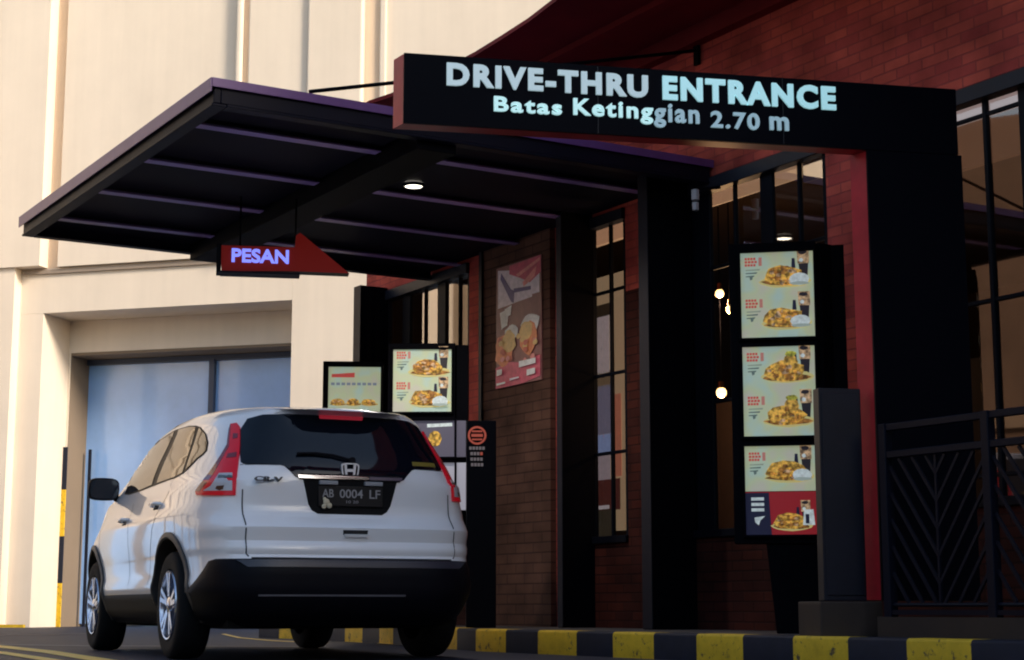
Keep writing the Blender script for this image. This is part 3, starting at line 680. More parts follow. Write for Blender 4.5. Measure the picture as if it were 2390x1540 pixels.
def dish(pb, x, z, s, kind, rice=True, cup=True):
    """a printed meal: heap of fried pieces, rice dome, cup"""
    L = [0]
    def P_(pts, m):
        L[0] += 1; pb.poly([(px, -.004 - .0005 * L[0], pz) for px, pz in pts], m)
    def B_(cx, cz, rx, rz, m, n=11, j=.15):
        P_([(cx + rx * s * (1 + rnd.uniform(-j, j)) * math.cos(2 * math.pi * k / n), cz + rz * s * (1 + rnd.uniform(-j, j)) * math.sin(2 * math.pi * k / n)) for k in range(n)], m)
    if cup:
        cx = x + .22 * s; P_([(cx - .06 * s, z + .30 * s), (cx + .08 * s, z + .30 * s), (cx + .06 * s, z + .02 * s), (cx - .03 * s, z + .02 * s)], m_blk)
        P_([(cx - .08 * s, z + .48 * s), (cx + .09 * s, z + .48 * s), (cx + .09 * s, z + .28 * s), (cx - .07 * s, z + .28 * s)], m_tan)
        B_(cx, z + .44 * s, .06, .03, m_blk); B_(cx - .02 * s, z + .33 * s, .03, .03, m_wht)
        P_([(cx - .15 * s, z + .36 * s), (cx - .11 * s, z + .36 * s), (cx - .10 * s, z + .22 * s), (cx - .16 * s, z + .22 * s)], m_navy)
    B_(x - .02 * s, z + .03 * s, .36, .09, mm('halo', (.60, .52, .20)), 16, .08)
    B_(x - .02 * s, z + .02 * s, .33, .05, m_brn)
    B_(x - .06 * s, z + .11 * s, .28, .145, m_gold)
    if kind == 2: B_(x + .02 * s, z + .24 * s, .10, .12, m_gold); B_(x + .03 * s, z + .36 * s, .08, .04, m_grn)
    if kind == 1: B_(x - .08 * s, z + .13 * s, .20, .12, m_brn)
    for k in range(34):
        a = rnd.uniform(0, 6.28); r = rnd.uniform(0, 1) ** .6
        B_(x - .06 * s + .23 * s * r * math.cos(a), z + .10 * s + .11 * s * r * math.sin(a), rnd.uniform(.025, .065), rnd.uniform(.016, .036), rnd.choice([m_gold, m_brn, m_gold, m_tan, mm('amber', (.55, .25, .04))]), 7, .3)
    if rice: B_(x + .17 * s, z + .05 * s, .14, .09, m_wht, 12, .05); B_(x + .17 * s, z - .01 * s, .14, .025, mm('plate', (.35, .42, .38)))
def labels(pb, x, z, s, number):
    y = -.005
    for k, (wd) in enumerate((.15, .17, .15)):
        zz = z - k * .045 * s
        for j in range(4):
            xx = x + j * wd / 4 * s * 1.05; pb.poly([(xx, y, zz), (xx + wd / 4 * s * .8, y, zz), (xx + wd / 4 * s * .8, y, zz - .032 * s), (xx, y, zz - .032 * s)], m_red)
    pb.poly([(x + .19 * s, y, z), (x + .235 * s, y, z), (x + .235 * s, y, z - .12 * s), (x + .19 * s, y, z - .12 * s)], mm('pink', (.5, .2, .16)))
    for k in range(3):
        zz = z - (.17 + k * .045) * s
        pb.poly([(x + .01 * s, y, zz), (x + (.21 - .04 * k) * s, y, zz + .004), (x + (.20 - .04 * k) * s, y, zz - .014 * s), (x + .01 * s, y, zz - .014 * s)], m_ink if k else mm('sage', (.28, .33, .25)))
    pb.poly([(x + .06 * s, y, z - .27 * s), (x + .11 * s, y, z - .26 * s), (x + .10 * s, y, z - .31 * s), (x + .07 * s, y, z - .32 * s)], m_ink)
def screen(parent, x0, x1, z0, z1, items, lower=None):
    fr_ = MB(); t_ = .02
    fr_.box((x0, -.004, z0), (x1, .02, z1), scr); o = fr_.build('menu_screen', parent)
    s = (x1 - x0)
    pm = MB()
    for (fz, kind, rice) in items:
        zc = z0 + (z1 - z0) * fz
        # slightly tinted print field behind each meal
        dish(pm, x0 + s * .64, zc - .16 * s, s * .98, kind, rice)
        labels(pm, x0 + s * .06, zc + .22 * s, s, 1)
    off = Matrix.Translation((0, -.002, 0)); pm.build('menu_print', o, off)
    return o
def bezel(bm, x0, x1, z0, z1, t_=.035, m=black, y=-.03):
    bm.box((x0 - t_, y, z0 - t_), (x0, .0, z1 + t_), m); bm.box((x1, y, z0 - t_), (x1 + t_, .0, z1 + t_), m)
    bm.box((x0, y, z1), (x1, .0, z1 + t_), m); bm.box((x0, y, z0 - t_), (x1, .0, z0), m)
# nearest tall board
DM = 11.05; MA = R(101.9 - 180 + 180)
MD = Vector((math.cos(R(11.5)), -math.sin(R(11.5)), 0))
PM = onpl(1815, 1300, Vector((0, DM, 0)), Vector((0, 1, 0))); PM.z = .166
MM = frame(PM, MD); iM = MM.inverted(); MN = Vector((-math.sin(R(11.5)), -math.cos(R(11.5)), 0))
def Mq(u, v): p = iM @ onpl(u, v, PM, MN); return p.x, p.z
tb = thing('tall_menu_board', 'tall black menu board with three stacked lit screens nearest the camera', 'menu board', MM, 'drive-through menu boards')
xl_, xr_ = Mq(1706, 900)[0], Mq(1912, 900)[0]; zt1 = Mq(1800, 566)[1]; zb1 = Mq(1800, 1268)[1]
b = MB(); b.box((xl_, .0, zb1), (xr_, .16, zt1), black)
scs = [((1727, 592), (1902, 785)), ((1732, 811), (1906, 1016)), ((1737, 1042), (1908, 1247))]
SC = []
for (a, c_) in scs:
    xa_, za_ = Mq(*a); xb_, zb2_ = Mq(*c_); SC.append((xa_, xb_, zb2_, za_))
for q_ in SC: bezel(b, *q_, t_=.018)
b.build('housing', tb, bevel=.003, segs=1)
b = MB(); sv = iM.to_3x3() @ (-N)
b.prism([(xr_ - .02, .04, Mq(1930, 905)[1]), (xr_ - .02, .04, zt1 - .01), (xr_ + .03, .04, zt1 - .01), (xr_ + .03, .04, Mq(1930, 905)[1])], Vector((sv.x, sv.y, 0)) * .2, black)
xf = Mq(1972, 700)[0]; b.box((xr_, .10, Mq(1930, 905)[1]), (xf, .14, zt1 - .012), black); b.build('side_panel', tb)
screen(tb, *SC[0], [(.76, 1, True), (.27, 0, True)])
screen(tb, *SC[1], [(.76, 2, False), (.27, 2, False)])
x0_, x1_, z0_, z1_q = SC[2]; zm = z0_ + (z1_q - z0_) * .49
screen(tb, x0_, x1_, zm, z1_q, [(.52, 0, True)])
b = MB(); b.box((x0_, -.004, z0_), (x1_, .02, zm - .004), m_dred); o = b.build('menu_screen', tb); o['label'] = 'dark red and navy lit menu strip'
b = MB(); s_ = x1_ - x0_; y_ = -.006
b.poly([(x0_, y_, z0_), (x0_ + .36 * s_, y_, z0_), (x0_ + .33 * s_, y_, zm - .01), (x0_, y_, zm - .01)], m_navy)
for k in range(3): b.poly([(x0_ + .08 * s_, y_ - .001, zm - .04 - .035 * k), (x0_ + .26 * s_, y_ - .001, zm - .04 - .035 * k), (x0_ + .26 * s_, y_ - .001, zm - .06 - .035 * k), (x0_ + .08 * s_, y_ - .001, zm - .06 - .035 * k)], m_wht)
b.poly([(x0_ + .12 * s_, y_ - .001, zm - .17), (x0_ + .27 * s_, y_ - .001, zm - .16), (x0_ + .2 * s_, y_ - .001, zm - .19), (x0_ + .18 * s_, y_ - .001, zm - .22), (x0_ + .13 * s_, y_ - .001, zm - .20)], m_wht)
dish(b, x0_ + .66 * s_, z0_ + .10 * s_, s_ * .8, 0, False)
b.poly([(x0_ + .80 * s_, y_ - .016, z0_ + .06), (x0_ + .97 * s_, y_ - .016, z0_ + .06), (x0_ + .95 * s_, y_ - .016, z0_ + .16), (x0_ + .82 * s_, y_ - .016, z0_ + .16)], m_wht)
b.poly([(x0_ + .84 * s_, y_ - .017, z0_ + .07), (x0_ + .89 * s_, y_ - .017, z0_ + .07), (x0_ + .89 * s_, y_ - .017, z0_ + .13), (x0_ + .84 * s_, y_ - .017, z0_ + .13)], m_navy)
b.build('menu_print', o, Matrix.Translation((0, -.002, 0)))
b = MB(); xa_ = Mq(1788, 1290)[0]; xb_ = Mq(1812, 1470)[0]
b.prism([(xa_, .02, zb1 - .004), (xr_, .02, zb1 - .004), (xr_, .02, .0), (xb_, .02, .0)], (0, .14, 0), black); b.build('pedestal', tb, bevel=.004, segs=1)

# two farther boards
def board(name, label, D, ang, uL, uR, vT, vB, screens, uS, foot):
    P0 = onpl((uL + uR) / 2, 1200, Vector((0, D, 0)), Vector((0, 1, 0))); P0.z = .166
    dd = Vector((math.cos(R(ang)), -math.sin(R(ang)), 0)); nn = Vector((-math.sin(R(ang)), -math.cos(R(ang)), 0)); Mx = frame(P0, dd); ix = Mx.inverted()
    def Q(u, v): p = ix @ onpl(u, v, P0, nn); return p.x, p.z
    t_ = thing(name, label, 'menu board', Mx, 'drive-through menu boards')
    a, c_ = Q(uL, 900)[0], Q(uR, 900)[0]; zt_ = Q((uL + uR) / 2, vT)[1]; zb_q = Q(uL, vB)[1]
    b = MB(); b.box((a, 0, zb_q), (c_, .16, zt_), black); rects = []
    for (p, q_, it_) in screens:
        x0, z1 = Q(*p); x1, z0 = Q(*q_); rects.append((x0, x1, z0, z1, it_)); bezel(b, x0, x1, z0, z1, t_=.018)
    if uS:
        e_ = Q(uS, 900)[0]; b.box((c_ + .002, .06, zb_q), (e_, .14, zt_ - .006), black)
    b.build('housing', t_, bevel=.003, segs=1)
    b = MB(); b.box((a + .12, .03, 0), (c_ - .12, .13, zb_q), black); b.build('pedestal', t_)
    return t_, rects
t2, r2 = board('menu_board', 'black menu board with lit screens behind the car, left of the pier', 15.0, 2., 905, 1062, 801, 1330, [((918, 816), (1053, 961), None), ((918, 982), (1060, 1066), None), ((918, 1080), (1060, 1190), None)], 1092, None)
x0, x1, z0, z1, _ = r2[0]
screen(t2, x0, x1, z0, z1, [(.76, 1, False), (.27, 1, True)])
x0, x1, z0, z1, _ = r2[1]
b = MB(); b.box((x0, -.004, z0), (x1 + .10, .02, z1), mat('lilac_grey_print', (.13, .12, .16), .5, emis=(.13, .12, .17), estr=.3)); o = b.build('menu_screen', t2); o['label'] = 'lilac grey screen with a yellow figure'
b = MB(); b.poly([(x0 + .3, -.007, z1 - .03), (x1 - .02, -.007, z1 - .02), (x1 - .02, -.007, z1 - .05), (x0 + .3, -.007, z1 - .06)], m_wht); b.build('menu_print', o); b = MB()
b.poly([(x0 + .37 + .06 * math.cos(a), -.008, z1 - .16 + .07 * math.sin(a)) for a in [k * .6 for k in range(10)]], m_gold); b.build('menu_print', o)
x0, x1, z0, z1, _ = r2[2]
b = MB(); b.box((x0, -.004, z0), (x1 + .10, .02, z1), mat('pale_print', (.55, .55, .62), .5, emis=(.5, .5, .6), estr=.25)); b.build('menu_screen', t2)
t3, r3 = board('menu_board', 'small black menu board with one lit burger screen, farthest behind the car roof', 16.0, -3., 753, 893, 843, 1250, [((767, 856), (887, 985), None)], None, None)
x0, x1, z0, z1, _ = r3[0]; o = screen(t3, x0, x1, z0, z1, [])
b = MB(); sw = x1 - x0
b.poly([(x0 + .06 * sw, -.006, z1 - .07), (x0 + .5 * sw, -.006, z1 - .055), (x0 + .5 * sw, -.006, z1 - .10), (x0 + .06 * sw, -.006, z1 - .10)], m_red)
for k in range(9):
    xx = x0 + (.05 + .1 * k) * sw; b.poly([(xx, -.006, z1 - .15), (xx + .07 * sw, -.006, z1 - .15), (xx + .07 * sw, -.006, z1 - .175), (xx, -.006, z1 - .175)], mm('slate', (.2, .24, .3)))
for k in range(3):
    dish(b, x0 + (.20 + .30 * k) * sw, z1 - .36, sw * .45, 0, False, False)
for k in range(6):
    xx = x0 + (.05 + .16 * k) * sw; b.poly([(xx, -.006, z1 - .42), (xx + .10 * sw, -.006, z1 - .42), (xx + .09 * sw, -.006, z1 - .50), (xx + .01 * sw, -.006, z1 - .50)], [m_navy, m_red, m_wht, m_red, m_wht, m_dred][k])
b.build('menu_print', o)
# totem
P0 = onpl(1122, 1200, Vector((0, 14.2, 0)), Vector((0, 1, 0))); P0.z = .166
to = thing('sign_totem', 'narrow black totem with a round red symbol and pale text beside the car', 'sign', frame(P0, (1, .05, 0)))
def Q(u, v): p = onpl(u, v, P0, Vector((0, -1, 0))) - P0; return p.x, p.z
xa_, za_ = Q(1089, 981); xb_ = Q(1158, 985)[0]
b = MB(); b.box((xa_, 0, 0), (xb_, .10, za_), blackg); b.build('body', to, bevel=.006)
b = MB(); cxx, czz = Q(1113, 1016); r_ = .078; om = mat('orange_red_symbol', (.5, .10, .06), .5, emis=(.5, .07, .04), estr=.18)
for k in range(28):
    a0, a1 = 2 * math.pi * k / 28, 2 * math.pi * (k + 1) / 28
    b.poly([(cxx + r_ * math.cos(a0), -.004, czz + r_ * math.sin(a0)), (cxx + r_ * math.cos(a1), -.004, czz + r_ * math.sin(a1)), (cxx + r_ * .78 * math.cos(a1), -.004, czz + r_ * .78 * math.sin(a1)), (cxx + r_ * .78 * math.cos(a0), -.004, czz + r_ * .78 * math.sin(a0))], om)
for zz, hh, ww in ((.034, .014, .9), (.0, .024, 1.), (-.034, .014, .9)): b.poly([(cxx - r_ * .62 * ww, -.0045, czz + zz - hh / 2), (cxx + r_ * .62 * ww, -.0045, czz + zz - hh / 2), (cxx + r_ * .62 * ww, -.0045, czz + zz + hh / 2), (cxx - r_ * .62 * ww, -.0045, czz + zz + hh / 2)], om)
b.build('round_symbol', to)
b = MB(); tm = mat('faded_text', (.28, .24, .24), .5)
for k, (a_, n_) in enumerate(((0, 5), (.01, 4), (.01, 4), (.015, 4))):
    for j in range(n_):
        xx = cxx - .065 + a_ + j * .027; zz = czz - .12 - k * .046; b.poly([(xx, -.004, zz), (xx + .021, -.004, zz), (xx + .021, -.004, zz + .026), (xx, -.004, zz + .026)], tm if (k, j) != (1, 3) else om)
b.build('text_rows', to)
# ================================================================== CAR
CA = R(24.1)
CO = Vector((-1.018 + .05, 10.738, 0)); CW = 1.035
cR = Vector((math.cos(CA), math.sin(CA), 0)); cF = Vector((-math.sin(CA), math.cos(CA), 0))
MC = Matrix(((cR.x, cF.x, 0, CO.x), (cR.y, cF.y, 0, CO.y), (0, 0, 1, 0), (0, 0, 0, 1))); iC = MC.inverted()
car = thing('parked_car', 'white compact sport utility car seen from behind, waiting in the drive-through lane', 'car', MC)
def lerp_tab(tab, x):
    if x <= tab[0][0]: return tab[0][1]
    for (a, b), (c, d) in zip(tab, tab[1:]):
        if x <= c:
            t = (x - a) / (c - a); return b + (d - b) * t
    return tab[-1][1]
_pc = {}
def smooth_tab(tab, x, h=.06):
    """monotone cubic through the table"""
    k = id(tab)
    if k not in _pc:
        n = len(tab); X = [a for a, b in tab]; Y = [b for a, b in tab]; D = [(Y[i + 1] - Y[i]) / (X[i + 1] - X[i]) for i in range(n - 1)]
        M = [D[0]] + [0. if D[i - 1] * D[i] <= 0 else 2 * D[i - 1] * D[i] / (D[i - 1] + D[i]) for i in range(1, n - 1)] + [D[-1]]
        _pc[k] = (X, Y, M)
    X, Y, M = _pc[k]
    if x <= X[0]: return Y[0]
    if x >= X[-1]: return Y[-1]
    i = 0
    while x > X[i + 1]: i += 1
    w_ = X[i + 1] - X[i]; t = (x - X[i]) / w_
    return Y[i] * (1 + 2 * t) * (1 - t) ** 2 + M[i] * w_ * t * (1 - t) ** 2 + Y[i + 1] * t * t * (3 - 2 * t) + M[i + 1] * w_ * t * t * (t - 1)
paint = bpy.data.materials.new('pearl_white_paint'); paint.use_nodes = True
pb2 = paint.node_tree.nodes['Principled BSDF']; pb2.inputs['Base Color'].default_value = (.86, .85, .86, 1); pb2.inputs['Roughness'].default_value = .32
pb2.inputs['Coat Weight'].default_value = 1; pb2.inputs['Coat Roughness'].default_value = .03; pb2.inputs['Coat IOR'].default_value = 1.5
_t = paint.node_tree; _n = _t.nodes.new('ShaderNodeTexNoise'); _n.inputs['Scale'].default_value = 5; _n.inputs['Detail'].default_value = 8; _m = _t.nodes.new('ShaderNodeMapRange'); _m.inputs[3].default_value = .24; _m.inputs[4].default_value = .42
_tc = _t.nodes.new('ShaderNodeTexCoord'); _t.links.new(_tc.outputs['Object'], _n.inputs['Vector']); _t.links.new(_n.outputs[0], _m.inputs[0]); _t.links.new(_m.outputs[0], pb2.inputs['Roughness'])
plast = mat('car_black_plastic', (.004, .004, .007), .5, var=.2, vscale=12, spec=.1)
gap = mat('panel_gap', (.015, .013, .015), .8)
cgl = mat('car_glass', (.003, .005, .010), .03, spec=.35)
chrome = mat('chrome', (.75, .75, .78), .12, metal=1.)
ZB = 1.12
LOW = [(.22, .80), (.30, .86), (.38, .885), (.46, .914), (.54, .900), (.62, .902), (.70, .911), (.80, .918), (.88, .919), (.94, .917), (.99, .900), (1.04, .886), (1.12, .868)]
YR = [(.22, .16), (.27, .09), (.34, .035), (.42, .0), (.56, .0), (.62, .02), (.655, .042), (.695, .030), (.74, .064), (.77, .060), (.82, .050), (.85, .078), (.93, .160), (.97, .162), (1.05, .155), (1.12, .155)]
YF = [(.22, 4.36), (.35, 4.46), (.5, 4.51), (.7, 4.5), (.85, 4.42), (.95, 4.2), (1.12, 4.1)]
lowz = [.22, .26, .31, .36, .42, .48, .54, .59, .625, .655, .68, .71, .74, .77, .80, .825, .85, .88, .91, .94, .98, 1.02, 1.07, 1.12]
UP = [(.985, .05), (.968, .14), (.95, .25), (.925, .37), (.895, .49), (.868, .61), (.842, .72), (.812, .815), (.765, .892), (.69, .94), (.58, .965), (.43, .978), (.28, .992), (.14, .998), (0, 1.0)]
YRU = [(0, .15), (.14, .17), (.37, .23), (.61, .305), (.72, .34), (.815, .365), (.892, .375), (.935, .36), (.95, .29), (.965, .262), (.982, .268), (1, .29)]
ROOF = [(0, 1.60), (.25, 1.605), (.6, 1.645), (1.0, 1.675), (1.5, 1.695), (1.95, 1.69), (2.3, 1.665), (2.65, 1.60), (3.0, 1.49), (3.25, 1.375), (3.45, 1.25), (3.6, 1.115), (3.9, 1.07), (4.2, 1.00), (4.42, .90), (4.52, .84)]
ZBY = [(0, 1.12), (3.2, 1.12), (3.6, 1.03), (4.0, .95), (4.3, .86), (4.52, .78)]
NC = 76; EXP = 6.6
# column parameters equally spaced in arc length on a reference outline
def plan(th, W, yr, yf, e=EXP):
    yc = (yr + yf) / 2; hh = (yf - yr) / 2; cs = math.cos(th); sn = math.sin(th)
    return 1.06 * W * abs(sn) ** (2 / e), yc - hh * math.copysign(abs(cs) ** (2 / e), cs)
DN = 80000
den = [math.pi * (.5 - .5 * math.cos(math.pi * k / DN)) for k in range(DN + 1)]; acc = [0]; last = plan(0, .91, 0, 4.5)
for t_ in den[1:]:
    c_ = plan(t_, .91, 0, 4.5); acc.append(acc[-1] + math.dist(c_, last)); last = c_
ths = []; j = 0
for k in range(NC + 1):
    tgt = acc[-1] * k / NC
    while j < DN and acc[j] < tgt: j += 1
    ths.append(den[j] if j == 0 or k == NC else den[j - 1] + (den[j] - den[j - 1]) * (tgt - acc[j - 1]) / (acc[j] - acc[j - 1]))
ths[-1] = math.pi
def wtaper(y):                                    # waist narrows a little to front and rear
    return 1 - .030 * max(0, (1.4 - y) / 1.4) ** 2 - .06 * max(0, (y - 3.3) / 1.2) ** 2
def pt_low(z, th):
    W = smooth_tab(LOW, z, .015); yr = smooth_tab(YR, z, .010); yf = smooth_tab(YF, z, .03)
    x, y = plan(th, W, yr, yf)
    x *= wtaper(y)
    zb = smooth_tab(ZBY, y, .1); zz = .22 + (z - .22) * (zb - .22) / (ZB - .22)
    return Vector((x, y, zz))
def pt_up(fx, fz, th):
    W = .868 * fx; yr = smooth_tab(YRU, fz, .004); yf = 4.1 + .3 * 0
    x, y = plan(th, W, yr, yf, 6.0 - 1.2 * fz)
    x *= wtaper(y) * (1 - .05 * fz * max(0, (1.6 - y) / 1.6) ** 1.5)
    zb = smooth_tab(ZBY, y, .1); zr = smooth_tab(ROOF, y, .10)
    if y > 3.5: x *= 1.0
    return Vector((x, y, zb + (zr - zb) * fz))
def shell(rowsP):
    bm = bmesh.new(); grid = []
    for row in rowsP:
        L = [bm.verts.new((-p.x, p.y, p.z)) for p in row]; Rr = [bm.verts.new((p.x, p.y, p.z)) for p in row[1:-1]]
        grid.append(L + Rr[::-1])
    return bm, grid
rowsP = [[pt_low(.22, t_) * 1 for t_ in ths]]
rowsP[0] = [Vector((0, p.y, p.z)) for p in rowsP[0]]
rowsP += [[pt_low(z, t_) for t_ in ths] for z in lowz] + [[pt_up(fx, fz, t_) for t_ in ths] for fx, fz in UP]
bm, grid = shell(rowsP); n = len(grid[0])
for a, b_ in zip(grid, grid[1:]):
    for k in range(n):
        bm.faces.new((a[k], a[(k + 1) % n], b_[(k + 1) % n], b_[k]))
bmesh.ops.remove_doubles(bm, verts=bm.verts, dist=1e-5)
bmesh.ops.dissolve_degenerate(bm, edges=bm.edges, dist=1e-6)
bmesh.ops.recalc_face_normals(bm, faces=bm.faces)
me = bpy.data.meshes.new('body'); bm.to_mesh(me); BV = BVHTree.FromBMesh(bm); bm.free(); me.materials.append(paint); me.materials.append(mat('wheel_well', (.008, .008, .009), .9, spec=.1))
me.materials.append(plast)
for p_ in me.polygons:
    if max(me.vertices[v_].co.z for v_ in p_.vertices) < .40: p_.material_index = 2
body = newobj('body', me, car)
AX = (.99, 3.61); AR = .42
def cutarches(o, rad=AR, xin=.50):
    cs = []
    for ya in AX:
        for sg in (-1, 1):
            c = MB(); c.lathe([(.0001, sg * xin), (rad, sg * xin), (rad, sg * 1.3), (.0001, sg * 1.3)], MATS['wheel_well'], 48, tf=Matrix.Translation((0, ya, .36)))
            co = c.build('cut', None, None, weld=True); cs.append(co)
            md = o.modifiers.new('b', 'BOOLEAN'); md.operation = 'DIFFERENCE'; md.object = co; md.solver = 'EXACT'
            if hasattr(md, 'material_mode'): md.material_mode = 'TRANSFER'
    o.parent = None
    dg = bpy.context.evaluated_depsgraph_get(); dg.update()
    nm = bpy.data.meshes.new_from_object(o.evaluated_get(dg)); o.modifiers.clear(); o.data = nm; o.parent = car
    for c in cs: bpy.data.objects.remove(c)
    nm.polygons.foreach_set('use_smooth', [True] * len(nm.polygons)); nm.set_sharp_from_angle(angle=R(32))
cutarches(body)
# ---- tools for parts that lie on the body
def hit(o, d):
    h = BV.ray_cast(o, d)
    return h[0], h[1]
def skin(name, poly, rayf, off, m, parent=car, grid=.03, thick=.006, smooth=True, label=None):
    """poly: 2D outline; rayf(a,b)->(origin, direction) in car space; a thin shell lying on the body"""
    bm = bmesh.new(); vs = [bm.verts.new((a, b, 0)) for a, b in poly]; bm.faces.new(vs)
    bmesh.ops.triangulate(bm, faces=bm.faces)
    xs = [a for a, b in poly]; ys = [b for a, b in poly]
    for ax, lo, hi in ((0, min(xs), max(xs)), (1, min(ys), max(ys))):
        q = lo + grid
        while q < hi:
            nrm = (1, 0, 0) if ax == 0 else (0, 1, 0); co = (q, 0, 0) if ax == 0 else (0, q, 0)
            bmesh.ops.bisect_plane(bm, geom=bm.verts[:] + bm.edges[:] + bm.faces[:], plane_co=co, plane_no=nrm, dist=1e-6); q += grid
    for v in bm.verts:
        o, d = rayf(v.co.x, v.co.y); h, nn = hit(o, d)
        if h is None: v.tag = True; continue
        v.tag = False
        if nn.dot(d) > 0: nn = -nn
        v.co = h + nn * off
    bmesh.ops.delete(bm, geom=[v for v in bm.verts if v.tag], context='VERTS')
    bmesh.ops.remove_doubles(bm, verts=bm.verts, dist=1e-5)
    bd = [e for e in bm.edges if e.is_boundary]
    ex = bmesh.ops.extrude_edge_only(bm, edges=bd)
    for v in [g_ for g_ in ex['geom'] if isinstance(g_, bmesh.types.BMVert)]:
        h, nn, _, _ = BV.find_nearest(v.co); v.co = v.co + (h - v.co).normalized() * (off + thick)
    bmesh.ops.recalc_face_normals(bm, faces=bm.faces)
    me = bpy.data.meshes.new(name); bm.to_mesh(me); bm.free(); me.materials.append(m)
    # make sure outward
    if smooth: me.polygons.foreach_set('use_smooth', [True] * len(me.polygons)); me.set_sharp_from_angle(angle=R(40))
    o_ = newobj(name, me, parent)
    if label: o_['label'] = label
    return o_
def rear(a, b): return Vector((a, -2, b)), Vector((0, 1, 0))
def side(sg):
    return lambda a, b: (Vector((sg * 3, a, b)), Vector((-sg, 0, 0)))
camL = iC @ C0
def pix(sg=-1):
    def f(u, v):
        # grid units are pixels / 1000
        d = (iC.to_3x3() @ ray(u * 1000, v * 1000)).normalized(); o = camL.copy()
        if sg > 0: o.x = -o.x; d.x = -d.x
        return o, d
    return f
c3 = lambda X, Y: ((200 + X / 4.4) / 1.0716 / 1000, (1000 + Y / 4.4) / 1.0716 / 1000)
def strip(name, pts2, rayf, wd, off, m, parent=car, step=.03):
    """thin ribbon following the body"""
    P = []
    for (a0, b0), (a1, b1) in zip(pts2, pts2[1:]):
        L = math.hypot(a1 - a0, b1 - b0); k = max(1, int(L / step))
        P += [(a0 + (a1 - a0) * q / k, b0 + (b1 - b0) * q / k) for q in range(k)]
    P.append(pts2[-1]); H_ = []
    for a, b in P:
        h, nn = hit(*rayf(a, b))
        if h is not None: H_.append((h, nn if nn.dot(rayf(a, b)[1]) < 0 else -nn))
    b_ = MB()
    for i in range(len(H_) - 1):
        (p, n1), (q, n2) = H_[i], H_[i + 1]; t1 = (q - p).normalized(); s1_ = t1.cross(n1) * wd / 2; s2_ = t1.cross(n2) * wd / 2
        b_.poly([p + s1_ + n1 * off, q + s2_ + n2 * off, q - s2_ + n2 * off, p - s1_ + n1 * off], m)
    return b_.build(name, parent, weld=True, smooth=True, sharp=60)
# ---- rear glass with the dark lower trim
half = [(0, 1.566), (.30, 1.566), (.50, 1.560), (.585, 1.535), (.635, 1.46), (.655, 1.38), (.672, 1.29), (.678, 1.235), (.665, 1.222), (.47, 1.222), (.43, 1.212), (.395, 1.18), (.365, 1.145), (.34, 1.135)]
outl = half + [(-x, z) for x, z in half[::-1]][:-1]
rg = skin('rear_window', outl, rear, .004, cgl, grid=.04)
tg = skin('rear_trim', [(-.335, 1.165), (.335, 1.165), (.335, 1.128), (-.335, 1.128)], rear, .010, plast, grid=.05)
skin('chrome_strip', [(-.35, 1.152), (.12, 1.152), (.12, 1.136), (-.345, 1.136)], rear, .018, chrome, grid=.05)
skin('chrome_strip_dark', [(.125, 1.152), (.35, 1.152), (.345, 1.136), (.125, 1.136)], rear, .018, mat('chrome_dark_reflection', (.08, .05, .09), .3), grid=.05)  # right end of the chrome bar, its darker reflection put into the colour
rcp = [(-.315, 1.132), (.315, 1.132), (.275, .975), (.25, .935), (.215, .915), (-.215, .915), (-.25, .935), (-.275, .975)]
rec = skin('plate_recess', rcp, rear, .003, mat('recess_black', (.005, .005, .006), .7, spec=.15), grid=.05)
# number plate
h, nn = hit(*rear(0, 1.03)); py = h.y - .012
pl_ = MB(); pl_.box((-.215, py - .004, .965), (.215, py + .006, 1.092), mat('plate_black', (.006, .006, .008), .4, spec=.3)); plate = pl_.build('number_plate', car, bevel=.003)
pm_ = mat('plate_grey_letters', (.30, .29, .30), .5)
text_obj('plate_text', 'AB', pm_, plate, .075, .052, -.19, 1.02, y=py - .006, bold=.01, extrude=.001)
text_obj('plate_text', '0004', pm_, plate, .155, .055, -.075, 1.018, y=py - .006, bold=.01, extrude=.001)
text_obj('plate_text', 'LF', pm_, plate, .072, .055, .125, 1.018, y=py - .006, bold=.01, extrude=.001)
text_obj('plate_text', '10 20', pm_, plate, .08, .018, -.03, .985, y=py - .006, bold=.0, extrude=.001)
lm = MB(); lm.box((.09, py - .02, 1.100), (.21, py + .02, 1.125), mat('lamp_housing', (.3, .3, .32), .4)); lm.build('plate_lamp', car, bevel=.004); lm = MB(); lm.box((-.21, py - .02, 1.100), (-.09, py + .02, 1.125), mat('lamp_housing', (.3, .3, .32), .4)); lm.build('plate_lamp', car, bevel=.004)
fl_ = MB()
for k, (dx, dz, rr) in enumerate(((0, 0, .021), (.02, -.022, .018), (-.015, -.028, .016), (-.012, .018, .012))):
    fl_.lathe([(.0005, -rr * .5)] + [(rr * math.cos(a), rr * .5 * math.sin(a)) for a in [R(x_) for x_ in range(-60, 61, 30)]] + [(.0005, rr * .5)], mat('cream_blob', (.6, .52, .36), .6), 12, tf=Matrix.Translation((-.165 + dx, py - .014, .99 + dz)) @ Matrix.Rotation(R(90), 4, 'Z'))
fl_.build('plate_blobs', car, smooth=True)  # cluster of pale rounded blobs at the lower left of the plate
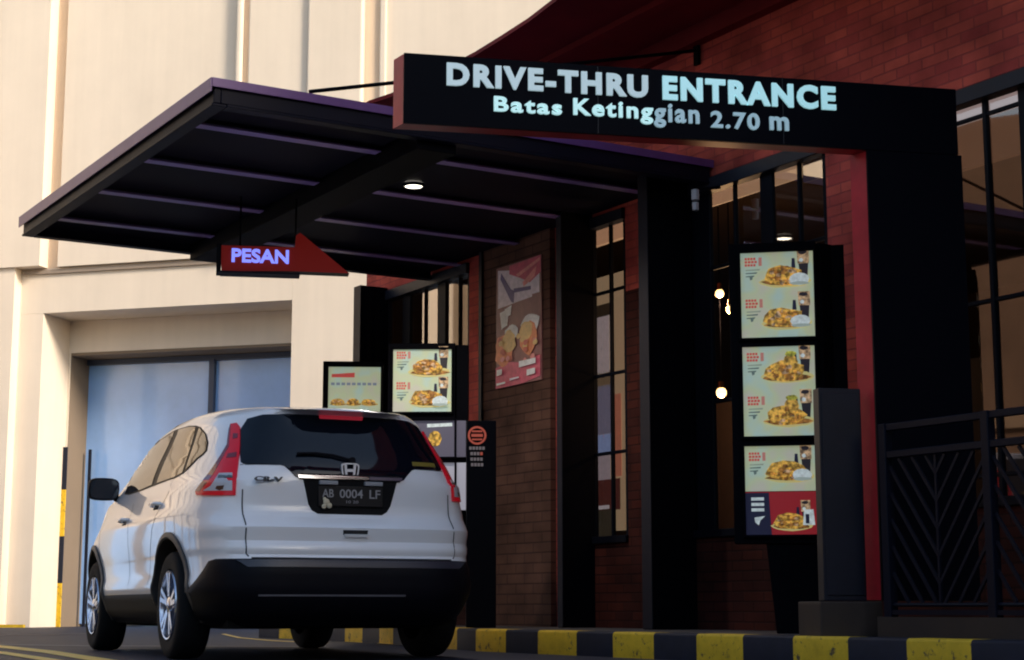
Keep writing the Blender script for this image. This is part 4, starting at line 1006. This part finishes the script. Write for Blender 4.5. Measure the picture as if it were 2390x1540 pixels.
# badge: rounded ring frame with an upright letter form
h, nn = hit(*rear(0, 1.205)); by = h.y - .012
bd_ = MB(); ro = []; ri = []
for k in range(32):
    a = 2 * math.pi * k / 32; ca, sa = math.cos(a), math.sin(a); e_ = .45
    X = math.copysign(abs(ca) ** e_, ca); Z = math.copysign(abs(sa) ** e_, sa); wf = 1 + .10 * Z
    ro.append((X * .058 * wf, Z * .046)); ri.append((X * .049 * wf, Z * .038))
for k in range(32):
    k2 = (k + 1) % 32
    for (A1, B1, y_) in ((ro, ri, by - .008),):
        bd_.poly([(A1[k][0], y_, 1.197 + A1[k][1]), (A1[k2][0], y_, 1.197 + A1[k2][1]), (B1[k2][0], y_, 1.197 + B1[k2][1]), (B1[k][0], y_, 1.197 + B1[k][1])], mat('badge_silver', (.8, .8, .82), .35, metal=.4))
        bd_.poly([(A1[k][0], y_, 1.197 + A1[k][1]), (A1[k2][0], y_, 1.197 + A1[k2][1]), (A1[k2][0], by + .01, 1.197 + A1[k2][1]), (A1[k][0], by + .01, 1.197 + A1[k][1])], mat('badge_silver', (.8, .8, .82), .35, metal=.4))
for sg in (-1, 1):
    bd_.prism([(sg * .040, by - .008, 1.197 + .036), (sg * .024, by - .008, 1.197 + .036), (sg * .018, by - .008, 1.197 - .034), (sg * .032, by - .008, 1.197 - .034)], (0, .012, 0), mat('badge_silver', (.8, .8, .82), .35, metal=.4))
bd_.box((-.02, by - .008, 1.197 - .010), (.02, by + .004, 1.197 + .008), mat('badge_silver', (.8, .8, .82), .35, metal=.4))
bd_.build('badge', car, weld=False)
h, nn = hit(*rear(-.45, 1.12))
text_obj('model_lettering', 'CR-V', mat('dark_chrome', (.04, .04, .045), .3, metal=.3), car, .18, .030, -.63, 1.110, y=h.y - .012, bold=.02, extrude=.012)
# high brake light, wiper, sticker
skin('brake_light', [(-.15, 1.556), (.15, 1.556), (.145, 1.541), (-.145, 1.541)], rear, .012, mat('brake_red', (.35, .02, .03), .3, emis=(.6, .03, .06), estr=.3), grid=.05)
skin('window_sticker', [(.44, 1.268), (.62, 1.268), (.62, 1.240), (.44, 1.240)], rear, .006, mat('olive_sticker', (.22, .16, .02), .5), grid=.05)
wv = MB(); wp = [hit(*rear(x_, z_))[0] + Vector((0, -.022, 0)) for x_, z_ in ((.02, 1.262), (-.10, 1.292), (-.22, 1.302), (-.34, 1.296))]
wv.tube(wp, .009, plast, 8); wv.tube([wp[0] + Vector((0, -.01, 0)), wp[0] + Vector((0, .02, 0))], .022, plast, 12); wv.build('rear_wiper', car)
# tailgate gaps and handle
for sg in (-1, 1):
    strip('tailgate_gap', [(sg * .688, 1.06), (sg * .690, .90), (sg * .688, .66), (sg * .675, .640)], rear, .008, .0035, gap)
strip('tailgate_gap', [(-.66, .632), (.66, .632)], rear, .010, .002, gap)
strip('tailgate_gap', [(-.685, 1.219), (-.46, 1.219)], rear, .005, .0015, gap); strip('tailgate_gap', [(.685, 1.219), (.46, 1.219)], rear, .005, .0015, gap)
skin('handle_slot', [(-.078, .812), (.088, .812), (.085, .782), (-.075, .782)], rear, .002, gap, grid=.05)
skin('tailgate_handle', [(-.07, .788), (.092, .788), (.088, .772), (-.066, .772)], rear, .016, paint, grid=.05)
# ---- tail lamps, traced outline on the left corner, mirrored
lampo = [(1735, 262), (1668, 272), (1650, 330), (1640, 400), (1628, 500), (1570, 600), (1505, 705), (1440, 800), (1370, 890), (1310, 968), (1284, 1010), (1290, 1050), (1500, 1052), (1712, 1050), (1722, 900), (1738, 760), (1755, 620), (1762, 560), (1768, 400), (1764, 300)]
lred = mat('lamp_red', (.55, .004, .018), .18, coat=.3, emis=(.7, .004, .02), estr=.14, spec=.2); lred2 = mat('lamp_deep_red', (.20, .004, .02), .2, coat=.5, spec=.3); lclr = mat('lamp_clear', (.5, .5, .53), .2, coat=.5)
for sg in (-1, 1):
    P_ = [c3(*p) for p in lampo]; rf_ = pix(sg)
    tl = skin('tail_lamp', P_, rf_, .012, lred, grid=.009, thick=.012)
    outer_ = [(1640, 400), (1628, 500), (1570, 600), (1505, 705), (1440, 800), (1370, 890), (1310, 968), (1284, 1010), (1330, 1012), (1400, 930), (1470, 840), (1540, 720), (1600, 610), (1650, 520), (1662, 400), (1672, 290), (1668, 272), (1650, 330)]
    skin('lamp_edge', [c3(*p) for p in outer_], rf_, .0135, lred2, parent=tl, grid=.009, thick=.002)
    skin('clear_lens', [c3(*p) for p in [(1545, 815), (1685, 810), (1685, 1000), (1370, 1005), (1455, 950)]], rf_, .0140, lclr, parent=tl, grid=.009, thick=.002)
    skin('lamp_divider', [c3(*p) for p in [(1540, 835), (1685, 835), (1685, 870), (1525, 872)]], rf_, .0150, mat('lamp_grey_part', (.08, .10, .10), .2), parent=tl, grid=.009, thick=.002)
    skin('reverse_lamp', [c3(*p) for p in [(1520, 950), (1600, 945), (1590, 985), (1550, 1000), (1505, 980)]], rf_, .0150, mat('lamp_dark_part', (.05, .015, .01), .2), parent=tl, grid=.009, thick=.002)
    skin('lower_bulb', [c3(*p) for p in [(1640, 600), (1735, 585), (1728, 640), (1620, 650)]], rf_, .0140, lred2, parent=tl, grid=.009, thick=.002)
    skin('upper_bulb', [c3(*p) for p in [(1695, 380), (1748, 380), (1745, 430), (1692, 440)]], rf_, .0140, lred2, parent=tl, grid=.009, thick=.002)
# ---- side windows (traced), mirrored
dlo = [(490, 1040), (525, 950), (560, 870), (625, 735), (700, 620), (780, 530), (870, 450), (960, 385), (1050, 330), (1200, 285), (1280, 283), (1330, 300), (1390, 370), (1415, 470), (1400, 560), (1360, 605), (1300, 650), (1220, 735), (1140, 810), (1050, 860), (960, 890), (830, 940), (680, 1000), (540, 1045)]
gF = [(500, 1028), (560, 890), (640, 735), (720, 615), (800, 530), (900, 445), (1040, 352), (1025, 400), (960, 540), (880, 700), (820, 850), (795, 935), (680, 985), (550, 1030)]
gM = [(1090, 330), (1200, 300), (1275, 300), (1270, 350), (1235, 480), (1190, 620), (1130, 800), (1050, 845), (960, 878), (850, 915), (870, 850), (930, 700), (1005, 540), (1075, 380)]
gQ = [(1315, 310), (1380, 380), (1400, 470), (1388, 555), (1350, 598), (1290, 642), (1210, 728), (1165, 775), (1190, 690), (1235, 560), (1275, 440)]
sglass = mat('side_glass', (.02, .017, .015), .04, spec=.38, var=.5, vscale=1.5)
for sg in (-1, 1):
    rf_ = pix(sg)
    skin('window_seal', [c3(*p) for p in dlo], rf_, .002, plast, grid=.006, thick=.004)
    for nm_, pg in (('front_side_window', gF), ('rear_side_window', gM), ('quarter_window', gQ)):
        skin(nm_, [c3(*p) for p in pg], rf_, .005, sglass, grid=.006, thick=.003)
    rs = side(sg)
    strip('door_gap', [(2.30, 1.08), (2.27, .9), (2.24, .7), (2.24, .46)], rs, .007, .0015, gap)
    strip('door_gap', [(3.33, 1.02), (3.36, .85), (3.30, .6), (3.22, .45)], rs, .007, .0015, gap)
    strip('door_gap', [(1.20, 1.10), (1.34, .98), (1.46, .86), (1.52, .72), (1.60, .46)], rs, .007, .0015, gap)
    for (yh, zh) in ((2.42, .955), (1.46, 1.02)):
        h, nn = hit(*rs(yh, zh)); hb = MB()
        hb.tube([(h.x - sg * .005, yh - .10, zh + .006), (h.x + sg * .030, yh - .085, zh + .008), (h.x + sg * .036, yh, zh + .008), (h.x + sg * .030, yh + .085, zh + .004), (h.x - sg * .005, yh + .10, zh)], .013, paint, 8)
        ho = hb.build('door_handle', car, smooth=True, sharp=60)
        skin('handle_cup', [(yh - .07, zh - .03), (yh + .07, zh - .03), (yh + .06, zh + .02), (yh - .06, zh + .025)], rs, .0015, gap, parent=ho, grid=.03, thick=.001)
    # mirror
    q_ = onpl(243, 1141, CO + cR * (-1.0), cR); ml = iC @ q_
    mc = Vector((sg * 1.0, ml.y, ml.z)); mb_ = MB(); ring = []
    for k in range(20):
        a = 2 * math.pi * k / 20; ca, sa = math.cos(a), math.sin(a)
        X = math.copysign(abs(ca) ** .55, ca); Z = math.copysign(abs(sa) ** .55, sa); ring.append((X * .122, Z * .088))
    sc_ = [(0, .96), (.03, 1.0), (.08, .93), (.12, .75), (.145, .45), (.15, .02)]
    for (d1, f1), (d2, f2) in zip(sc_, sc_[1:]):
        for k in range(20):
            k2 = (k + 1) % 20
            mb_.poly([(mc.x + ring[k][0] * f1, mc.y + d1, mc.z + ring[k][1] * f1), (mc.x + ring[k2][0] * f1, mc.y + d1, mc.z + ring[k2][1] * f1), (mc.x + ring[k2][0] * f2, mc.y + d2, mc.z + ring[k2][1] * f2), (mc.x + ring[k][0] * f2, mc.y + d2, mc.z + ring[k][1] * f2)], plast)
    mb_.poly([(mc.x + r_[0] * .96, mc.y, mc.z + r_[1] * .96) for r_ in ring], plast)
    mb_.tube([(mc.x - sg * .10, mc.y + .06, mc.z - .06), (sg * .84, mc.y + .08, mc.z - .10)], .028, plast, 8)
    mo = mb_.build('wing_mirror', car, weld=True, smooth=True, sharp=45)
    g_ = MB(); g_.poly([(mc.x + r_[0] * .88, mc.y - .003, mc.z + r_[1] * .86) for r_ in ring], mat('mirror_glass', (.02, .025, .035), .05, coat=1.)); g_.build('mirror_glass', mo)
# ---- lower cladding, proud of the body
rowsC = []
def zsplit(p):
    y = p.y
    if y < .27: return .628
    if y < .50: return .628 - (y - .27) / .23 * .17
    if y < 4.1: return .458 - .035 * min(1, (y - .5) / .9)
    return .52
NR = 8
base = [pt_low(.5, t_) for t_ in ths]
for k in range(NR + 1):
    row = []
    for t_ in ths:
        zs = zsplit(pt_low(.5, t_)); z = .215 + (zs - .215) * k / NR; p = pt_low(max(z, .22), t_); off = .014 if k < NR else .002
        if k == 0: off = -.05
        q_ = pt_low(max(z, .22), min(t_ + 1e-3, math.pi)) - pt_low(max(z, .22), max(t_ - 1e-3, 0)); nn = Vector((-q_.y, q_.x, 0)) * -1
        nn = nn.normalized() if nn.length > 0 else Vector((0, 0, 0))
        if p.x < 1e-3: nn = Vector((0, -1 if p.y < 2 else 1, 0))
        # outward for the positive-x half
        if nn.dot(Vector((p.x, p.y - 2.25, 0))) < 0: nn = -nn
        row.append(Vector((p.x, p.y, p.z)) + nn * off)
    rowsC.append(row)
bm, grid = shell(rowsC); n = len(grid[0])
for a, b_ in zip(grid, grid[1:]):
    for k in range(n): bm.faces.new((a[k], a[(k + 1) % n], b_[(k + 1) % n], b_[k]))
# drop faces inside the arches
for f in [f for f in bm.faces if any(math.hypot(f.calc_center_median().y - ya, f.calc_center_median().z - .36) < AR + .02 and abs(f.calc_center_median().x) > .6 for ya in AX)]: bm.faces.remove(f)
bmesh.ops.recalc_face_normals(bm, faces=bm.faces); me = bpy.data.meshes.new('lower_cladding'); bm.to_mesh(me); bm.free(); me.materials.append(plast)
me.polygons.foreach_set('use_smooth', [True] * len(me.polygons)); me.set_sharp_from_angle(angle=R(40)); newobj('lower_cladding', me, car)
for sg in (-1, 1):
    for ya in AX:
        b_ = MB(); pr_ = []
        for k in range(41):
            a = R(-18) + R(216) * k / 40; r1, r2 = AR - .004, AR + .040
            yy, zz = ya + math.cos(a) * r2, .36 + math.sin(a) * r2; zz = max(zz, .235)
            h, nn = hit(Vector((sg * 3, yy, zz)), Vector((-sg, 0, 0)))
            xx = abs(h.x) if h else .88
            yi, zi = ya + math.cos(a) * r1, max(.36 + math.sin(a) * r1, .235)
            pr_.append([(sg * (xx - .01), yy, zz), (sg * (xx + .014), yy, zz), (sg * (xx + .020), ya + math.cos(a) * (r1 + .012), max(.36 + math.sin(a) * (r1 + .012), .235)), (sg * (xx + .012), yi, zi), (sg * (xx - .09), yi, zi)])
        for a_, c_ in zip(pr_, pr_[1:]):
            for k in range(4): b_.poly([a_[k], c_[k], c_[k + 1], a_[k + 1]], mat('arch_trim', (.035, .033, .035), .5))
        b_.build('arch_trim', car, weld=True, smooth=True, sharp=40)
def rearc(a, b): return Vector((a, -2, b)), Vector((0, 1, 0))
strip('bumper_strip', [(-.62, .412), (.32, .412)], rear, .012, .020, mat('grey_bumper_strip', (.16, .15, .17), .3))
skin('bumper_step', [(-.74, .615), (.76, .615), (.70, .575), (-.68, .575)], rear, .020, mat('bumper_step_grey', (.030, .030, .045), .35), grid=.05)
tb_ = MB(); tb_.box((-.75, .25, .20), (.75, 4.2, .30), mat('underbody', (.006, .006, .006), .9, spec=.1)); tb_.build('underbody', car)
# ---- wheels
tyre_m = mat('tyre_rubber', (.010, .010, .011), .8, var=.2, vscale=30, spec=.2); rim_m = mat('alloy_rim', (.55, .58, .66), .22, metal=1.)
def wheel(sg, ya):
    cx = sg * .848; RW = .348; wo = .112
    w_ = newobj('wheel', None, car, Matrix.Translation((cx, ya, RW)))
    t_ = MB(); f = sg
    t_.lathe([(.225, f * .08), (.235, f * .105), (.29, f * wo), (.325, f * .106), (.342, f * .088), (RW, f * .05), (RW, 0), (RW, -f * .05), (.342, -f * .088), (.325, -f * .106), (.235, -f * .105), (.225, -f * .08), (.225, f * .08)], tyre_m, 48)
    t_.build('tyre', w_, weld=True, smooth=True, sharp=50)
    r_ = MB(); r_.lathe([(.228, f * .095), (.222, f * .112), (.212, f * .110), (.205, f * .085), (.200, -f * .07)], rim_m, 48)
    for k in range(5):
        for dd in (-.13, .13):
            a = 2 * math.pi * k / 5 + .35; a0 = a + dd * 1.0; a1 = a + dd * 1.25
            p0_ = Vector((f * .095, math.cos(a0) * .055, math.sin(a0) * .055)); p1_ = Vector((f * .104, math.cos(a1) * .210, math.sin(a1) * .210))
            r_.bar(p0_, p1_, .030, rim_m, up=(1, 0, 0), hd=.022)
    r_.lathe([(.001, f * .112), (.045, f * .108), (.062, f * .095), (.064, f * .06)], rim_m, 24)
    r_.lathe([(.001, f * .01), (.204, f * .01)], mat('brake_dark', (.03, .03, .035), .5, metal=.6), 32)
    r_.build('rim', w_, weld=False, smooth=True, sharp=35)
for ya in AX:
    for sg in (-1, 1): wheel(sg, ya)
# arch liners
bpy.context.view_layer.update()
